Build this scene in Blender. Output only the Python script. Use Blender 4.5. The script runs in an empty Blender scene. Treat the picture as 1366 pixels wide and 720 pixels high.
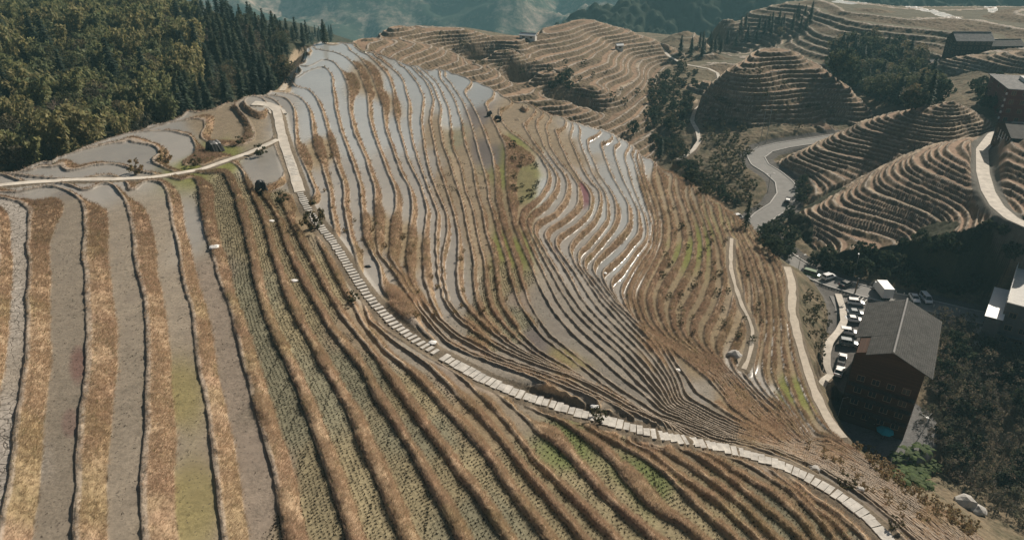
import bpy, bmesh, math, random
import numpy as np
from mathutils import Vector, Matrix, Quaternion
random.seed(7)
RNG = np.random.default_rng(11)
SC = bpy.context.scene
COL = SC.collection
rad = math.radians

# ------------------------------------------------------------------ camera
TH = rad(28.0); CT, ST = math.cos(TH), math.sin(TH)
FPX, CU, CV, CAMZ = 923.0, 683.0, 360.0, 100.0
cam_d = bpy.data.cameras.new('camera'); cam = bpy.data.objects.new('camera', cam_d); COL.objects.link(cam)
cam.location = (0, 0, CAMZ); cam.rotation_euler = (math.pi/2 - TH, 0, 0)
cam_d.sensor_width = 36.0; cam_d.lens = 36.0*FPX/1366.0; cam_d.clip_start = 1.0; cam_d.clip_end = 20000.0
SC.camera = cam

def P(u, v, h):
    """ground point seen at picture position (u, v) whose height is h metres relative to the drone"""
    a = (u-CU)/FPX; b = (CV-v)/FPX
    t = -h/(ST - b*CT)
    return (a*t, t*(CT + b*ST), CAMZ + h)
def proj(x, y, z):
    x = np.asarray(x, float); y = np.asarray(y, float); z = np.asarray(z, float) - CAMZ
    w = y*CT - z*ST
    return CU + FPX*x/w, CV - FPX*(y*ST + z*CT)/w
ZREF = 40.0
def plan2q(x, y):
    return proj(x, y, np.full(np.shape(x), ZREF))

# ------------------------------------------------------------------ surveyed terrace edges of the near hill: level -> line
E = {}
def e(L, s): E.setdefault(L, []).append([tuple(map(float, p.split(','))) for p in s.split()])
e(1, "-60,262 -25,261 0,262 20,266 38,274 39,290 37,330 40,355 37,395 36,440 35,480 25,550 12,640 2,700 -14,780")
e(2, "-60,253 -20,254 20,256 45,250 70,246 95,255 108,265 113,285 113,310 110,338 115,365 114,390 117,430 117,480 110,540 103,620 99,725 95,790")
e(3, "112,252 130,246 145,242 155,248 168,268 174,290 178,315 180,345 186,370 193,395 197,440 197,510 195,570 190,625 190,680 193,725 196,790")
e(4, "172,252 190,243 207,238 220,247 226,268 231,300 237,320 242,355 246,380 257,415 261,455 268,500 277,540 287,620 296,695 300,722 308,790")
e(5, "240,240 255,236 262,238 265,250 270,285 275,310 285,340 292,370 300,388 311,420 320,460 330,500 341,540 352,575 363,620 372,670 384,722 400,790")
e(6, "298,230 312,258 322,290 330,320 338,365 350,410 362,440 375,470 390,500 405,535 420,578 435,620 450,665 468,722 488,790")
e(7, "322,226 334,254 347,283 357,312 367,352 379,385 390,415 403,440 422,472 442,508 461,540 478,580 496,622 515,665 540,722 572,790")
e(8, "350,255 370,290 380,322 392,352 407,380 422,405 432,426 450,452 470,474 487,500 502,530 520,556 550,604 575,648 600,690 612,718 650,790")
e(9, "372,262 388,296 397,312 410,340 427,370 445,402 460,424 476,444 500,472 525,510 545,540 565,570 590,600 612,632 637,660 656,690 675,718 715,780")
e(10, "408,290 424,316 440,352 458,385 475,412 492,440 515,467 540,487 565,512 588,538 610,562 636,590 657,616 676,646 696,675 716,700 732,722 780,780")
e(11, "503,433 525,452 555,472 580,492 602,517 628,543 648,563 668,586 692,616 715,645 736,671 757,695 778,722 830,780")
e(12, "506,432 537,450 570,471 600,488 625,510 652,536 676,563 700,594 717,618 740,640 762,662 782,682 802,704 822,722 880,775")
e(13, "598,480 620,492 645,507 682,538 704,557 720,578 741,592 761,610 779,631 797,652 817,672 841,692 866,714 930,765")
e(14, "702,538 740,555 760,567 780,584 802,602 820,620 838,642 858,664 880,684 905,696 938,722 990,770")
e(15, "730,546 766,556 790,572 815,587 840,600 862,612 880,626 902,646 924,672 948,692 974,714 1030,765")
e(16, "800,561 820,574 840,587 866,601 890,622 915,641 940,658 966,678 990,700 1010,718 1060,768")
e(17, "850,578 870,590 893,605 922,622 944,640 970,658 992,676 1015,700 1033,718 1080,768")
e(18, "905,594 925,605 948,620 971,637 996,656 1020,678 1045,698 1067,718 1110,768")
e(19, "945,606 977,625 1003,641 1030,658 1056,681 1076,703 1090,722 1130,768")
e(20, "985,612 1005,622 1026,636 1051,652 1072,671 1093,693 1112,720 1150,768")
e(21, "1030,625 1046,640 1062,652 1081,673 1101,688 1121,707 1134,722 1165,768")
e(22, "1052,632 1064,645 1084,662 1104,675 1128,695 1148,712 1158,724 1185,768")
# ridge-top fields beyond the white path
e(4.9, "-30,233 0,231 22,229 57,226 80,225 87,230")
e(5.4, "100,211 120,208.5 142,208 165,210")
e(6, "30,225 60,213 100,202 120,197 145,191 175,189 200,192 213,198 213,206 203,216")
e(7, "70,216 110,196 170,176 202,173 230,174 240,177 256,181 262,190 260,202 252,211 244,220")
e(8, "150,182 205,169 230,161 260,158 275,160 272,172 268,183")
e(8.7, "200,169 250,154 275,147 305,146 317,151 319,160")
e(7, "282,222 290,212")
e(7.6, "335,208 350,203 357,207 360,222 363,236")
# right of the stone path, from the upper ridge down
e(9, "330,129 347,127 370,126.5 385,130 393,147 394,170 395,197 407,222 417,242 419,260")
e(10, "358,124 382,121 402,130 414,145 416,165 419,195 430,220 440,255 442,280 447,302")
e(11, "370,119 387,117.5 407,116.5 420,125 428,142 435,165 442,200 450,222 459,247 459,277 465,307 473,334")
e(12, "376,112 395,102 415,92 433,88.5 442,97 445,120 448,145 456,177 465,202 472,220 481,250 484,287 486,318 500,340 507,355 509,384 525,402 545,422 568,440 580,457")
e(13, "388,104 405,93 418,84 430,78.5 445,81 458,97 465,120 466,148 473,178 485,205 491,222 500,250 501,300 505,335 522,355 540,385 560,413 580,438 600,456 628,470 672,487.5 702,497.5 735,510 770,521 782,530")
e(14, "397,97 408,84 420,70 430,65.5 447,69 462,75 477,90 482,103 491,127 492,155 500,182 512,215 527,252 529,270 522,297 522,345 545,380 562,410 582,436 602,454.5 630,468.5 674,485.5 705,496 738,508.5 780,524 812,540 840,553")
e(15, "420,63 435,60 455,62 478,74 494,96 503,121 510,137 515,175 527,205 532,222 547,252 551,272 547,302 543,345 548,372 562,398 583,423 607,445 632,459 662,474 693,485.5 725,497 762,511 800,529 848,552 876,565")
e(16, "435,57 465,58.5 490,72 510,90 524,113 526,150 535,180 545,215 562,247 570,275 567,305 563,340 566,372 585,421 609,443 634,457 664,472 695,483.5 727,495 764,509 802,527 850,551 884,563")
e(17, "462,57 495,71 512,83 528,95 538,107 541,122 546,138 545,160 550,190 560,218 572,252 584,282 582,315 585,345 588,372 596,402 613,424 642,447 674,465 706,479 741,492 781,508 815,526 852,547 884,560")
e(18, "490,70 507,75 522,82 547,97 560,115 566,140 561,155 565,190 572,225 581,250 595,280 598,297 595,320 589,343 591,373 598,400 615,422 643,445 675,463 707,477 742,490 782,506 817,524 855,545")
e(19, "500,70 520,75 537,82 557,95 569,108 579,128 573,155 578,185 585,220 596,252 605,282 611,305 612,330 611,372 617,398 633,420 660,443 690,463 716,477 750,492 785,507 820,525 857,544")
e(20, "530,79 548,88 563,97 578,115 588,142 586,158 590,190 602,220 606,237 616,264 621,290 626,317 632,342 632,375 636,402 646,422 661,440 684,458 712,473 740,486 775,501 812,522 858,543")
e(21, "548,87 565,92 585,113 598,142 601,165 603,195 615,222 620,252 630,275 636,302 641,327 646,347 648,378 651,400 662,420 684,444 707,463 732,480 766,496 800,516 833,533 862,545")
e(22, "562,89 573,93 590,106 606,130 616,162 620,190 631,220 635,252 644,282 648,307 655,330 661,360 664,385 667,402 682,426 699,448 716,463 742,480 767,495 792,512 817,527 849,548 872,554")
e(23, "578,92 588,96 603,111 621,141 630,168 638,200 644,222 650,245 653,268 660,290 666,317 676,347 680,368 686,384 693,403 708,425 724,446 742,461 767,480 796,502 822,521 848,537 874,553")
e(24, "588,93 598,97 613,113 633,143 648,180 657,205 660,232 662,265 670,300 685,342 697,378 706,402 719,424 735,445 757,464 782,483 808,503 835,522 858,536 880,550")
e(25, "597,94 608,97 626,104 641,124 654,151 668,180 676,204 674,235 680,272 686,300 695,325 710,358 722,384 736,408 752,430 772,450 797,471 822,494 845,512 866,529 884,545")
e(26, "640,110 655,117 666,131 668,162 684,178 702,190 722,208 731,225 732,242 717,265 700,277 692,290 697,305 717,347 733,378 745,402 760,422 780,443 806,465 832,488 852,507 872,526 888,543")
e(27, "668,123 682,133 690,155 702,173 720,203 728,212 742,230 742,247 727,270 707,285 704,297 722,337 738,366 752,392 767,413 787,434 813,457 838,480 858,500 876,521 892,541")
e(28, "700,137 715,143 718,177 733,206 746,222 756,240 755,262 740,282 715,297 711,306 727,334 745,365 762,392 775,411 794,430 819,452 843,474 862,495 880,517 895,539")
e(29, "715,142 727,147 733,193 748,217 766,233 771,244 771,270 757,287 728,305 727,314 743,339 761,369 775,394 786,409 803,427 826,448 848,469 867,490 884,513 898,537")
e(30, "728,148 741,154 740,172 753,204 769,236 788,255 787,280 766,300 748,311 738,322 755,346 773,373 786,393 797,408 812,424 833,444 853,464 872,486 888,509 901,535")
e(31, "744,153 757,158 763,190 776,221 786,242 800,250 800,277 787,297 766,317 760,331 768,351 790,382 802,400 820,420 840,441 858,460 877,482 892,506 904,533")
e(32, "757,158 768,163 777,196 791,231 808,256 811,290 796,310 773,335 771,348 786,371 808,398 826,417 846,438 863,457 881,478 896,502 908,531")
e(33, "770,162 781,168 784,196 799,232 820,262 822,292 809,312 795,331 780,346 781,358 800,381 816,402 832,416 851,435 868,454 886,475 900,499 911,529")
e(34, "785,166 800,171 804,195 812,225 838,272 838,300 822,318 797,343 792,357 806,380 822,400 838,415 856,434 873,452 890,472 905,495 918,525")
e(35, "803,172 820,178 820,205 830,235 851,277 851,307 835,332 811,355 804,368 814,387 828,402 845,420 861,435 878,452 895,472 910,493 930,520")
e(36, "820,180 834,187 834,212 843,245 864,300 861,318 840,345 820,368 816,380 822,400 840,420 862,440 885,455 908,474 932,493 955,513 976,542")
e(37, "836,188 846,210 854,245 869,295 868,322 846,352 831,380 832,400 842,420 858,437 882,455 910,473 936,491 958,510 980,541")
e(39, "850,198 862,240 875,280 880,305 872,335 852,370 843,390 846,407 855,428 875,448 913,471 939,488 962,507 984,539 1005,562 1045,590")
e(41, "872,213 878,228 890,265 897,300 895,330 878,360 865,385 863,405 873,430 890,450 917,469 943,486 966,505 988,537 1010,560 1050,588")
e(43, "898,231 903,245 915,278 925,310 925,340 912,370 897,395 893,420 902,445 925,466 948,484 970,503 994,534 1016,557 1055,586")
e(45, "918,241 926,258 940,292 950,330 950,370 940,400 925,425 922,445 937,465 955,483 978,503 1000,531 1022,555 1060,585")
e(47, "938,254 946,268 960,302 975,345 980,385 972,420 960,445 955,465 966,483 986,505 1008,528 1031,553 1066,584")
e(49, "962,271 968,282 990,332 1003,380 1005,430 997,470 990,492 1008,516 1022,530 1046,553 1074,584")
e(52, "983,288 990,302 1015,342 1030,387 1033,430 1030,470 1030,500 1045,530 1064,558 1086,585")
e(55, "1000,300 1030,335 1050,365 1054,400 1060,450 1070,490 1082,520 1095,548 1110,570 1130,592")
e(25, "884,545 915,560 960,577.5 1000,588 1036,596")
e(28, "895,539 930,558 975,577 1012,588.5 1043,597")
e(31, "904,533 945,556 985,574 1022,588.5 1049,597")
e(33, "911,529 955,553 995,572 1029,588 1053,597")
e(35, "930,520 968,548 1003,569 1035,587.5 1056,597")
e(36, "976,542 1008,566 1040,587 1059,597")
e(37, "980,541 1012,564 1045,586.5 1062,596")
# converging foot of the hill at the right
e(24, "1038,601 1090,621 1139,650 1190,690 1241,735")
e(28, "1043,599 1095,618 1150,650 1200,688 1262,740")
e(33, "1053,599 1100,614 1160,650 1215,690 1280,740")
e(37, "1062,597 1105,611 1170,650 1230,695 1290,740")
e(41, "1052,590 1110,608 1178,648 1240,692 1303,740")
e(45, "1061,587 1116,605 1186,646 1250,690 1316,740")
e(49, "1076,586 1122,602 1194,645 1260,690 1328,740")
e(55, "1130,592 1160,612 1205,645 1270,688 1340,740")
H0, HS = -41.0, 0.8
def hL(L): return H0 - HS*L

def resample(pl, step):
    pl = np.array(pl, float); d = np.r_[0, np.cumsum(np.hypot(*np.diff(pl[:, :2], axis=0).T))]
    n = max(2, int(d[-1]/step)+1); s = np.linspace(0, d[-1], n)
    return np.stack([np.interp(s, d, pl[:, k]) for k in range(pl.shape[1])], 1)

class TPS:
    def __init__(s, X, v, lam, scale):
        s.sc = scale; X = np.asarray(X, float)/scale; v = np.asarray(v, float); s.X = X; n = len(X)
        K = s.k(X, X) + lam*np.eye(n); Pm = np.c_[np.ones(n), X]
        A = np.block([[K, Pm], [Pm.T, np.zeros((3, 3))]])
        w = np.linalg.solve(A, np.r_[v, 0, 0, 0]); s.w, s.a = w[:n], w[n:]
    def k(s, A, B):
        d2 = (A[:, None, 0]-B[None, :, 0])**2 + (A[:, None, 1]-B[None, :, 1])**2
        return 0.5*d2*np.log(d2 + 1e-12)
    def __call__(s, x, y):
        x = np.asarray(x, float); sh = x.shape; X = np.c_[x.ravel(), np.asarray(y, float).ravel()]/s.sc
        out = np.empty(len(X))
        for i in range(0, len(X), 4000):
            Q = X[i:i+4000]; out[i:i+4000] = s.k(Q, s.X)@s.w + s.a[0] + Q@s.a[1:]
        return out.reshape(sh)

def vnoise(x, y, sc, seed=0):
    """smooth value noise in -1..1, features about sc metres"""
    x = x/sc + seed*17.13; y = y/sc + seed*9.71
    xi = np.floor(x).astype(np.int64); yi = np.floor(y).astype(np.int64); fx = x-xi; fy = y-yi
    fx = fx*fx*(3-2*fx); fy = fy*fy*(3-2*fy)
    def h(a, b):
        n = (a*374761393 + b*668265263 + seed*974634777) & 0x7fffffff
        n = ((n ^ (n >> 13))*1274126177) & 0x7fffffff
        return ((n ^ (n >> 16)) & 0xffff)/32767.5 - 1
    return (h(xi, yi)*(1-fx) + h(xi+1, yi)*fx)*(1-fy) + (h(xi, yi+1)*(1-fx) + h(xi+1, yi+1)*fx)*fy
def fbm(x, y, sc, seed=0, o=3):
    r = 0; a = 1.0; t = 0
    for k in range(o):
        r = r + a*vnoise(x, y, sc, seed+k); t += a; a *= .5; sc *= .47
    return r/t
def sstep(a, b, x):
    t = np.clip((x-a)/(b-a), 0, 1); return t*t*(3-2*t)
# ------------------------------------------------------------------ base surfaces
def back(p, d, dh):
    x, y, z = p; r = math.hypot(x, y); k = (r+d)/r
    return (x*k, y*k, z+dh)
def Ps(s):
    out = []
    for w in s.split():
        u, v, h = map(float, w.split(',')); out.append(P(u, v, h))
    return out
CP = []     # main hill control points: x, y, level
for L, lines in E.items():
    for pl in lines:
        for u, v in resample(pl, 15.0):
            x, y, z = P(u, v, hL(L)); CP.append((x, y, L))
def lv(z): return (H0 - (z-CAMZ))/HS
SIL_L = [(-40,247,8.6),(0,243,8.6),(30,231,8.8),(60,220,9),(120,195,9.2),(200,165,9.3),(250,147,9.4),(300,137,9.4),(335,129,9.4),(360,121,10.5),(378,106,12.5),(394,88,14),(404,70,15),(415,60,15.6),(430,54.5,16)]
for u, v, L in SIL_L:
    p = P(u, v, hL(L)); CP.append((p[0], p[1], L))
    for d, dL in ((7, 5.5), (15, 12), (28, 22)):
        b = back(p, d, 0); CP.append((b[0], b[1], L+dL))
SIL_R = [(450,55,16.5),(475,57,17),(500,66,18),(530,78,20),(560,87,22),(585,91,23.5),(598,94,25),(640,110,26),(655,117,26.3),(683,133,27.3),(715,143,28.8),(740,153,30.5),(767,162,32),(800,171,34),(820,178,35.3),(838,187,36.6),(850,197,38.6),(872,212,40.7),(898,230,42.7),(918,240,44.7),(938,253,46.8),(962,270,48.9),(983,288,51.6),(1000,300,54),(1028,330,55.4)]
for u, v, L in SIL_R:
    p = P(u, v, hL(L)); CP.append((p[0], p[1], L))
    for d, dL in ((8, 7), (18, 16), (32, 27)):
        b = back(p, d, 0); CP.append((b[0], b[1], min(L+dL, 75)))
for u, v, L in [(695,222,25.55),(706,245,25.75),(690,262,25.6),(685,215,25.4),(712,225,25.75)]:
    p = P(u, v, hL(L)); CP.append((p[0], p[1], L))
for s in ("1075,385,61 1090,420,62.5 1100,450,63 1090,480,61 1100,500,62.5 1112,520,63.5 1118,545,64.5 1105,430,64 1070,362,61 1112,470,66 1120,500,67 1126,540,68 1125,560,67.5"
          " 1145,598,67 1180,625,68 1215,645,68 1250,660,67 1290,692,66 1325,720,66 1360,745,67 1170,602,75 1215,622,76 1260,645,76 1310,680,75 1350,700,75").split():
    u, v, L = map(float, s.split(',')); p = P(u, v, hL(L)); CP.append((p[0], p[1], L))
for x, y, L in [(0,330,70),(60,330,72),(120,290,72),(150,220,72),(170,140,72),(150,80,70),(-40,430,60),(-150,260,32),(-210,170,30),(-120,400,50),(110,180,70),(-200,330,40),(60,480,75),(200,400,75),(-250,100,12),(-130,50,-2),(-120,100,3),(-70,20,-1)]:
    CP.append((x, y, L))
CP = np.array(CP)
qu, qv = plan2q(CP[:, 0], CP[:, 1])
TM = TPS(np.c_[qu, qv], CP[:, 2], 2e-3, 100.0)

def hill(pts, lam=1e-3, sc=50.0):
    a = np.array(pts); return TPS(a[:, :2], a[:, 2]-CAMZ, lam, sc)
# hill A (behind the near hill)
ptsA = []
for M, s in [(0,"493,57 488,66"),(1,"513,43 505,57 507,73"),(2,"560,37 527,53 520,75"),(4,"593,38 573,47 547,70 543,86"),(6,"690,54 637,55 600,70 580,90"),
             (8,"740,58 690,65 640,80 610,99"),(10,"800,50 770,65 720,77 670,92 638,109"),(12,"815,62 790,80 740,95 700,107 666,122"),(14,"830,70 820,88 790,100 740,118 698,136"),
             (16,"850,75 845,95 820,112 770,133 733,150"),(18,"872,82 860,100 845,120 810,140 768,160"),(20,"890,88 880,105 862,125 840,150 803,168"),(22,"900,110 885,135 862,160 830,176")]:
    for u, v in resample([tuple(map(float, w.split(','))) for w in s.split()], 25): ptsA.append(P(u, v, -58-1.4*M))
crA = Ps("478,52,-58 510,41,-59.4 550,35,-60.8 593,37,-63.6 640,47,-66.4 690,50,-68.3 720,41,-68 760,31,-68.5 800,33,-71 840,43,-75 880,60,-82 920,78,-86 945,95,-88")
ptsA += crA + [back(p, d, dh) for p in crA for d, dh in ((15, -7), (40, -26), (90, -60))]
ptsA += Ps("650,125,-90 700,150,-94 760,175,-97") + Ps("930,150,-95 940,200,-100 900,170,-94 985,120,-100 1000,70,-105")
TA = hill(ptsA)
# hill B (rounded hill above the road bend)
ptsB = Ps("1006,66,-63 1040,64,-62 1058,69,-63 985,88,-67 1036,85,-67 1070,75,-65.5 968,92,-68 978,113,-73 1047,102,-71.5 1084,89,-69 1105,92,-69.5 1053,126,-76.5 1105,109,-73 1132,113,-74 1152,137,-80 1125,125,-76 1105,143,-79.5 1077,164,-84 1112,164,-84 1139,160,-84 1163,153,-84 1000,160,-83 985,150,-82 999,133,-77.5 1020,180,-88 1080,182,-90 960,125,-78 955,160,-86 950,110,-76 945,95,-77 1130,178,-90")
ptsB += [back(p, d, dh) for p in Ps("968,88,-68 1006,64,-63 1040,63,-62 1074,68,-65 1105,91,-69.5 1132,112,-74 1152,136,-80 1166,153,-85") for d, dh in ((12, -6), (30, -20), (60, -40))]
ptsB += Ps("930,150,-95 925,120,-95 1020,205,-97 1100,200,-99 1170,170,-98 975,200,-98")
TB = hill(ptsB, 3e-2)
crC1 = Ps("1330,168,-77 1305,152,-73 1288,141,-68 1272,137,-66 1240,142,-68.5 1207,147,-71 1156,160,-75.5 1101,184,-82 1062,203,-86.5 1040,214,-89")
faC1 = Ps('1420,230,-80 1340,200,-78 1300,185,-75 1270,192,-74 1200,212,-81 1150,232,-85.5 1100,256,-89.5 1062,275,-92')
ptsC1 = crC1 + Ps("1270,180,-74 1295,178,-75 1345,185,-80 1200,205,-80 1150,225,-84.5 1100,250,-88.5 1064,266,-91 1032,250,-95 1160,195,-80") + [back(p, d, dh) for p in crC1 for d, dh in ((14, -7), (35, -24))]
TC1 = hill(ptsC1)
crC2 = Ps("1340,180,-72 1300,185,-74 1240,195,-77 1200,210,-81 1150,235,-85 1100,262,-89 1052,290,-92")
loC2 = Ps("1050,328,-96 1080,338,-94 1105,346,-92 1122,336,-89.5 1166,330,-88.5 1207,322,-87 1258,312,-80.5 1292,305,-77.5 1337,288,-74.5 1380,285,-73")
ptsC2 = crC2 + loC2 + [back(p, d, dh) for p in crC2 for d, dh in ((12, -5), (35, -16))] + Ps("1030,320,-98 1040,300,-97")
TC2 = hill(ptsC2, 1e-3)
crD = Ps("1225,92,-75 1240,86,-73 1260,80,-70 1300,74,-67 1366,68,-64 1410,66,-62")
ptsD = crD + Ps("1250,110,-77 1290,125,-77 1240,125,-80 1330,100,-71 1366,95,-68 1410,95,-66 1225,120,-84 1290,150,-88") + [back(p, d, dh) for p in crD for d, dh in ((16, -6), (45, -25))]
TD = hill(ptsD)
ptsV = Ps("1290,420,-94.5 1200,400,-94.5 1120,380,-94 1060,350,-94 1010,310,-93 1035,280,-92.5 1055,265,-92 1045,245,-91.5 1020,230,-91 1000,215,-90.5 1095,235,-96 1075,255,-96 1130,215,-95 1010,205,-90 1050,192,-89 1100,186,-88.5"
          " 900,170,-90 940,220,-92 930,150,-88 945,110,-87 960,85,-86 975,250,-93 960,190,-90 880,100,-86 850,170,-92"
          " 1150,570,-98 1190,585,-98.5 1220,560,-98.5 1300,450,-95.5 1130,470,-95.5 1110,530,-97 1250,600,-102 1366,720,-104 1300,650,-104 1240,650,-104 1366,560,-99 1340,470,-96.5 1366,420,-95 1240,500,-97 1420,640,-102 1420,480,-96"
          " 1180,130,-83 1160,165,-86 1150,60,-74 1100,40,-72 1250,95,-78 1290,74,-69 1200,10,-66 1300,30,-65 1366,20,-62 1080,20,-69 1366,75,-68 1060,15,-70 1090,3,-69 1150,5,-68"
          " 1000,18,-75 960,30,-77 920,42,-79.5 890,50,-82 960,70,-90 1000,50,-86 920,62,-92 1335,168,-75 1290,140,-72 1366,160,-74 1310,200,-74 1400,220,-74")
ptsV += [back(p, d, dh) for p in Ps("1000,18,-75 960,30,-77 920,42,-79.5 890,50,-82") for d, dh in ((15, -10), (60, -45))]
ptsV += [(x, y, CAMZ+h) for x, y, h in [(-85,135,-57),(-100,135,-54),(-150,150,-47),(-120,200,-51),(-180,220,-42),(-160,280,-43),(-100,260,-56),(-110,320,-54),(-75,330,-66),(-100,390,-73),(-60,360,-80),(-200,330,-42),(-240,150,-42),(-170,110,-48),(-150,380,-60),(-250,260,-36),(-60,200,-66),(-40,440,-110),(40,500,-135),(-150,460,-100),(140,520,-110),(20,340,-97),(60,290,-97),(-250,440,-70),(-20,300,-95)]]
TV = hill(ptsV, 1e-3, 100.0)

# ------------------------------------------------------------------ carriageways and footpaths (surveyed centre lines)
def line3(s): return resample(Ps(s), 1.5)
ROAD = line3("1460,455,-95 1380,440,-95 1330,428,-95 1290,420,-94.8 1240,408,-94.6 1190,398,-94.4 1150,388,-94.2 1110,376,-94 1080,364,-94 1050,345,-93.6 1018,318,-93.2 1006,303,-93 1020,288,-92.6 1040,275,-92.2 1050,260,-91.8 1047,244,-91.4 1032,231,-91 1014,220,-90.7 1008,209,-90.4 1020,200,-90 1045,194,-89.5 1072,190,-89 1100,186,-88.6 1135,180,-88")
CROAD = line3("1366,160,-74 1325,180,-74 1310,200,-74 1311,230,-74 1318,255,-74 1330,275,-74 1350,292,-74 1380,305,-74")
def lineL(s, step=1.0):
    uvl = resample([tuple(map(float, w.split(','))) for w in s.split()], 4.0)
    u, v, L = uvl.T
    for _ in range(25):      # where the sight line meets the smooth hill
        x, y, z = P(u, v, hL(L)); L = L*.6 + .4*np.clip(TM(*plan2q(x, y)), -3, 70)
    k = np.hanning(min(25, len(L)//2*2-1)); k /= k.sum(); h_ = len(k)//2
    for _ in range(2): L = np.convolve(np.r_[2*L[0]-L[h_:0:-1], L, 2*L[-1]-L[-2:-h_-2:-1]], k, 'valid')
    x, y, z = P(u, v, hL(L)-.35)
    a = resample(np.c_[x, y, z], step)
    for _ in range(12): a[1:-1, 2] = (a[:-2, 2]+2*a[1:-1, 2]+a[2:, 2])/4
    return a
WPATH = lineL("-40,256,4.2 0,247,4.3 45,243,4.4 100,240,4.5 150,239,4.7 200,237,5 235,232,5.3 270,226,5.8 300,215,6.4 330,205,7.2 350,196,7.9 371,186,8.3")
SPATH1 = lineL("344,139,9 358,141,9 369,147,8.9 372,160,8.7 374,172,8.5 380,195,8.4 387,215,8.5 393,233,8.6 400,256,8.8")
SPATH2 = lineL("384,208,8.5 387,215,8.5 393,233,8.6 400,256,8.9 410,278,9.3 424,298,9.7 442,320,10.2 458,344,10.6 474,370,11 492,396,11.3 511,418,11.7 532,438,12 560,457,12.3 588,474,12.7 612,488,13 640,503,13.3 672,517,13.7 708,531,14.2 745,543,14.8 790,556,15.7 835,568,16.7 870,577,17.4 910,587,18.2 950,596,18.8 985,603,19.6 1020,613,20.6 1050,624,21.3 1080,639,22 1105,653,22.6 1130,669,23 1155,688,23.2 1175,708,23.3 1190,726,23.3 1215,765,23.4")
TRACK = lineL("1050,356,55.6 1056,375,56 1057,395,56 1056,412,55.8 1061,435,55.8 1067,460,55.8 1075,487,55.8 1084,515,55.8 1094,538,55.8 1104,557,55.8 1114,572,55.8 1124,584,56")
FOOT2 = lineL("976,318,48 975,335,48 975,358,48 981,382,48.2 990,408,48.6 999,425,49 1004,440,49.3 1003,460,49.3 998,480,49.2 992,492,49.2")
YPATH = line3("1118,392,-94 1124,410,-93.8 1126,428,-93.5 1120,440,-93 1107,455,-92.5 1103,470,-92.5 1103,488,-93 1108,500,-93.5 1099,507,-93.2 1094,520,-93 1100,536,-94")
RIMT = lineL("376,121,12 385,107,13.3 393,93,14.3 401,78,15 409,67,15.5 419,59.5,15.8 431,56.5,16 446,59,16.3")
TRAIL = line3("880,62,-81 893,76,-83 912,86,-85.5 945,92,-87 957,98,-87.5 960,108,-87.5 954,122,-88 940,136,-88.2 926,149,-88.5 923,162,-89 930,174,-89.5 933,188,-90 925,200,-90.5 912,210,-91 904,213,-91")

# ------------------------------------------------------------------ the ground grid
UQ = np.arange(-230, 1690, 1.15)
VQ = np.r_[np.arange(1010, 130, -0.85), np.arange(130, -24, -0.22)]
GU, GV = np.meshgrid(UQ, VQ)
_a = (GU-CU)/FPX; _b = (CV-GV)/FPX; _t = (CAMZ-ZREF)/(ST-_b*CT)
GX = _a*_t; GY = _t*(CT+_b*ST); del _a, _b, _t
NR, NC = GX.shape
def coarse(f, su=6, sv=6):
    """evaluate a smooth surface on every few grid nodes, then cubic interpolation"""
    iu = np.unique(np.r_[np.arange(0, NC, su), NC-1]); iv = np.unique(np.r_[np.arange(0, NR, sv), NR-1])
    c = f(GX[np.ix_(iv, iu)], GY[np.ix_(iv, iu)])
    def up(c, idx, n):
        t = np.interp(np.arange(n), idx, np.arange(len(idx))); i = np.minimum(t.astype(int), len(idx)-2); w = (t-i)[:, None]
        g = lambda k: c[np.clip(i+k, 0, len(idx)-1)]
        p0, p1, p2, p3 = g(-1), g(0), g(1), g(2)
        return p1 + .5*w*(p2-p0 + w*(2*p0-5*p1+4*p2-p3 + w*(3*(p1-p2)+p3-p0)))
    return up(up(c, iv, NR).T, iu, NC).T
LM = coarse(lambda x, y: TM(*plan2q(x, y)), 5, 5)
LM = np.clip(LM, -4, 95)
HV = coarse(lambda x, y: TV(x, y)) + 0.5*fbm(GX, GY, 9, 5)
HMt = hL(LM)
cands = [HMt]
for T in (TA, TB, TC1, TC2, TD): cands.append(coarse(T))
def box(h, x0, x1, y0, y1):
    return np.where((GX > x0) & (GX < x1) & (GY > y0) & (GY < y1), h, -999)
cands[1] = box(cands[1], -130, 150, 250, 560); cands[2] = box(cands[2], 60, 230, 270, 420)
cands[3] = box(cands[3], 60, 260, 175, 330); cands[4] = box(cands[4], 60, 230, 150, 290); cands[5] = box(cands[5], 130, 330, 240, 420)
def front_edge(h, pts, slope):
    a = np.array(pts); az = a[:, 0]/a[:, 1]; o = np.argsort(az); r = np.hypot(a[:, 0], a[:, 1])
    d = np.interp(GX/GY, az[o], r[o]) - np.hypot(GX, GY)
    return h - slope*np.maximum(d, 0)
cands[3] = front_edge(cands[3], faC1, 1.2); cands[4] = front_edge(cands[4], loC2[2:], 1.9)
cands[5] = front_edge(cands[5], Ps('1200,128,-86 1225,124,-84 1250,128,-81 1290,127,-78 1340,120,-73 1366,110,-70 1420,105,-67'), 1.0)
cands.append(HV)
ST_ = np.stack(cands); REG = ST_.argmax(0).astype(np.int8); BASE = ST_.max(0)
del ST_
RM, RA, RB, RC1, RC2, RD, RV = range(7)

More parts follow.
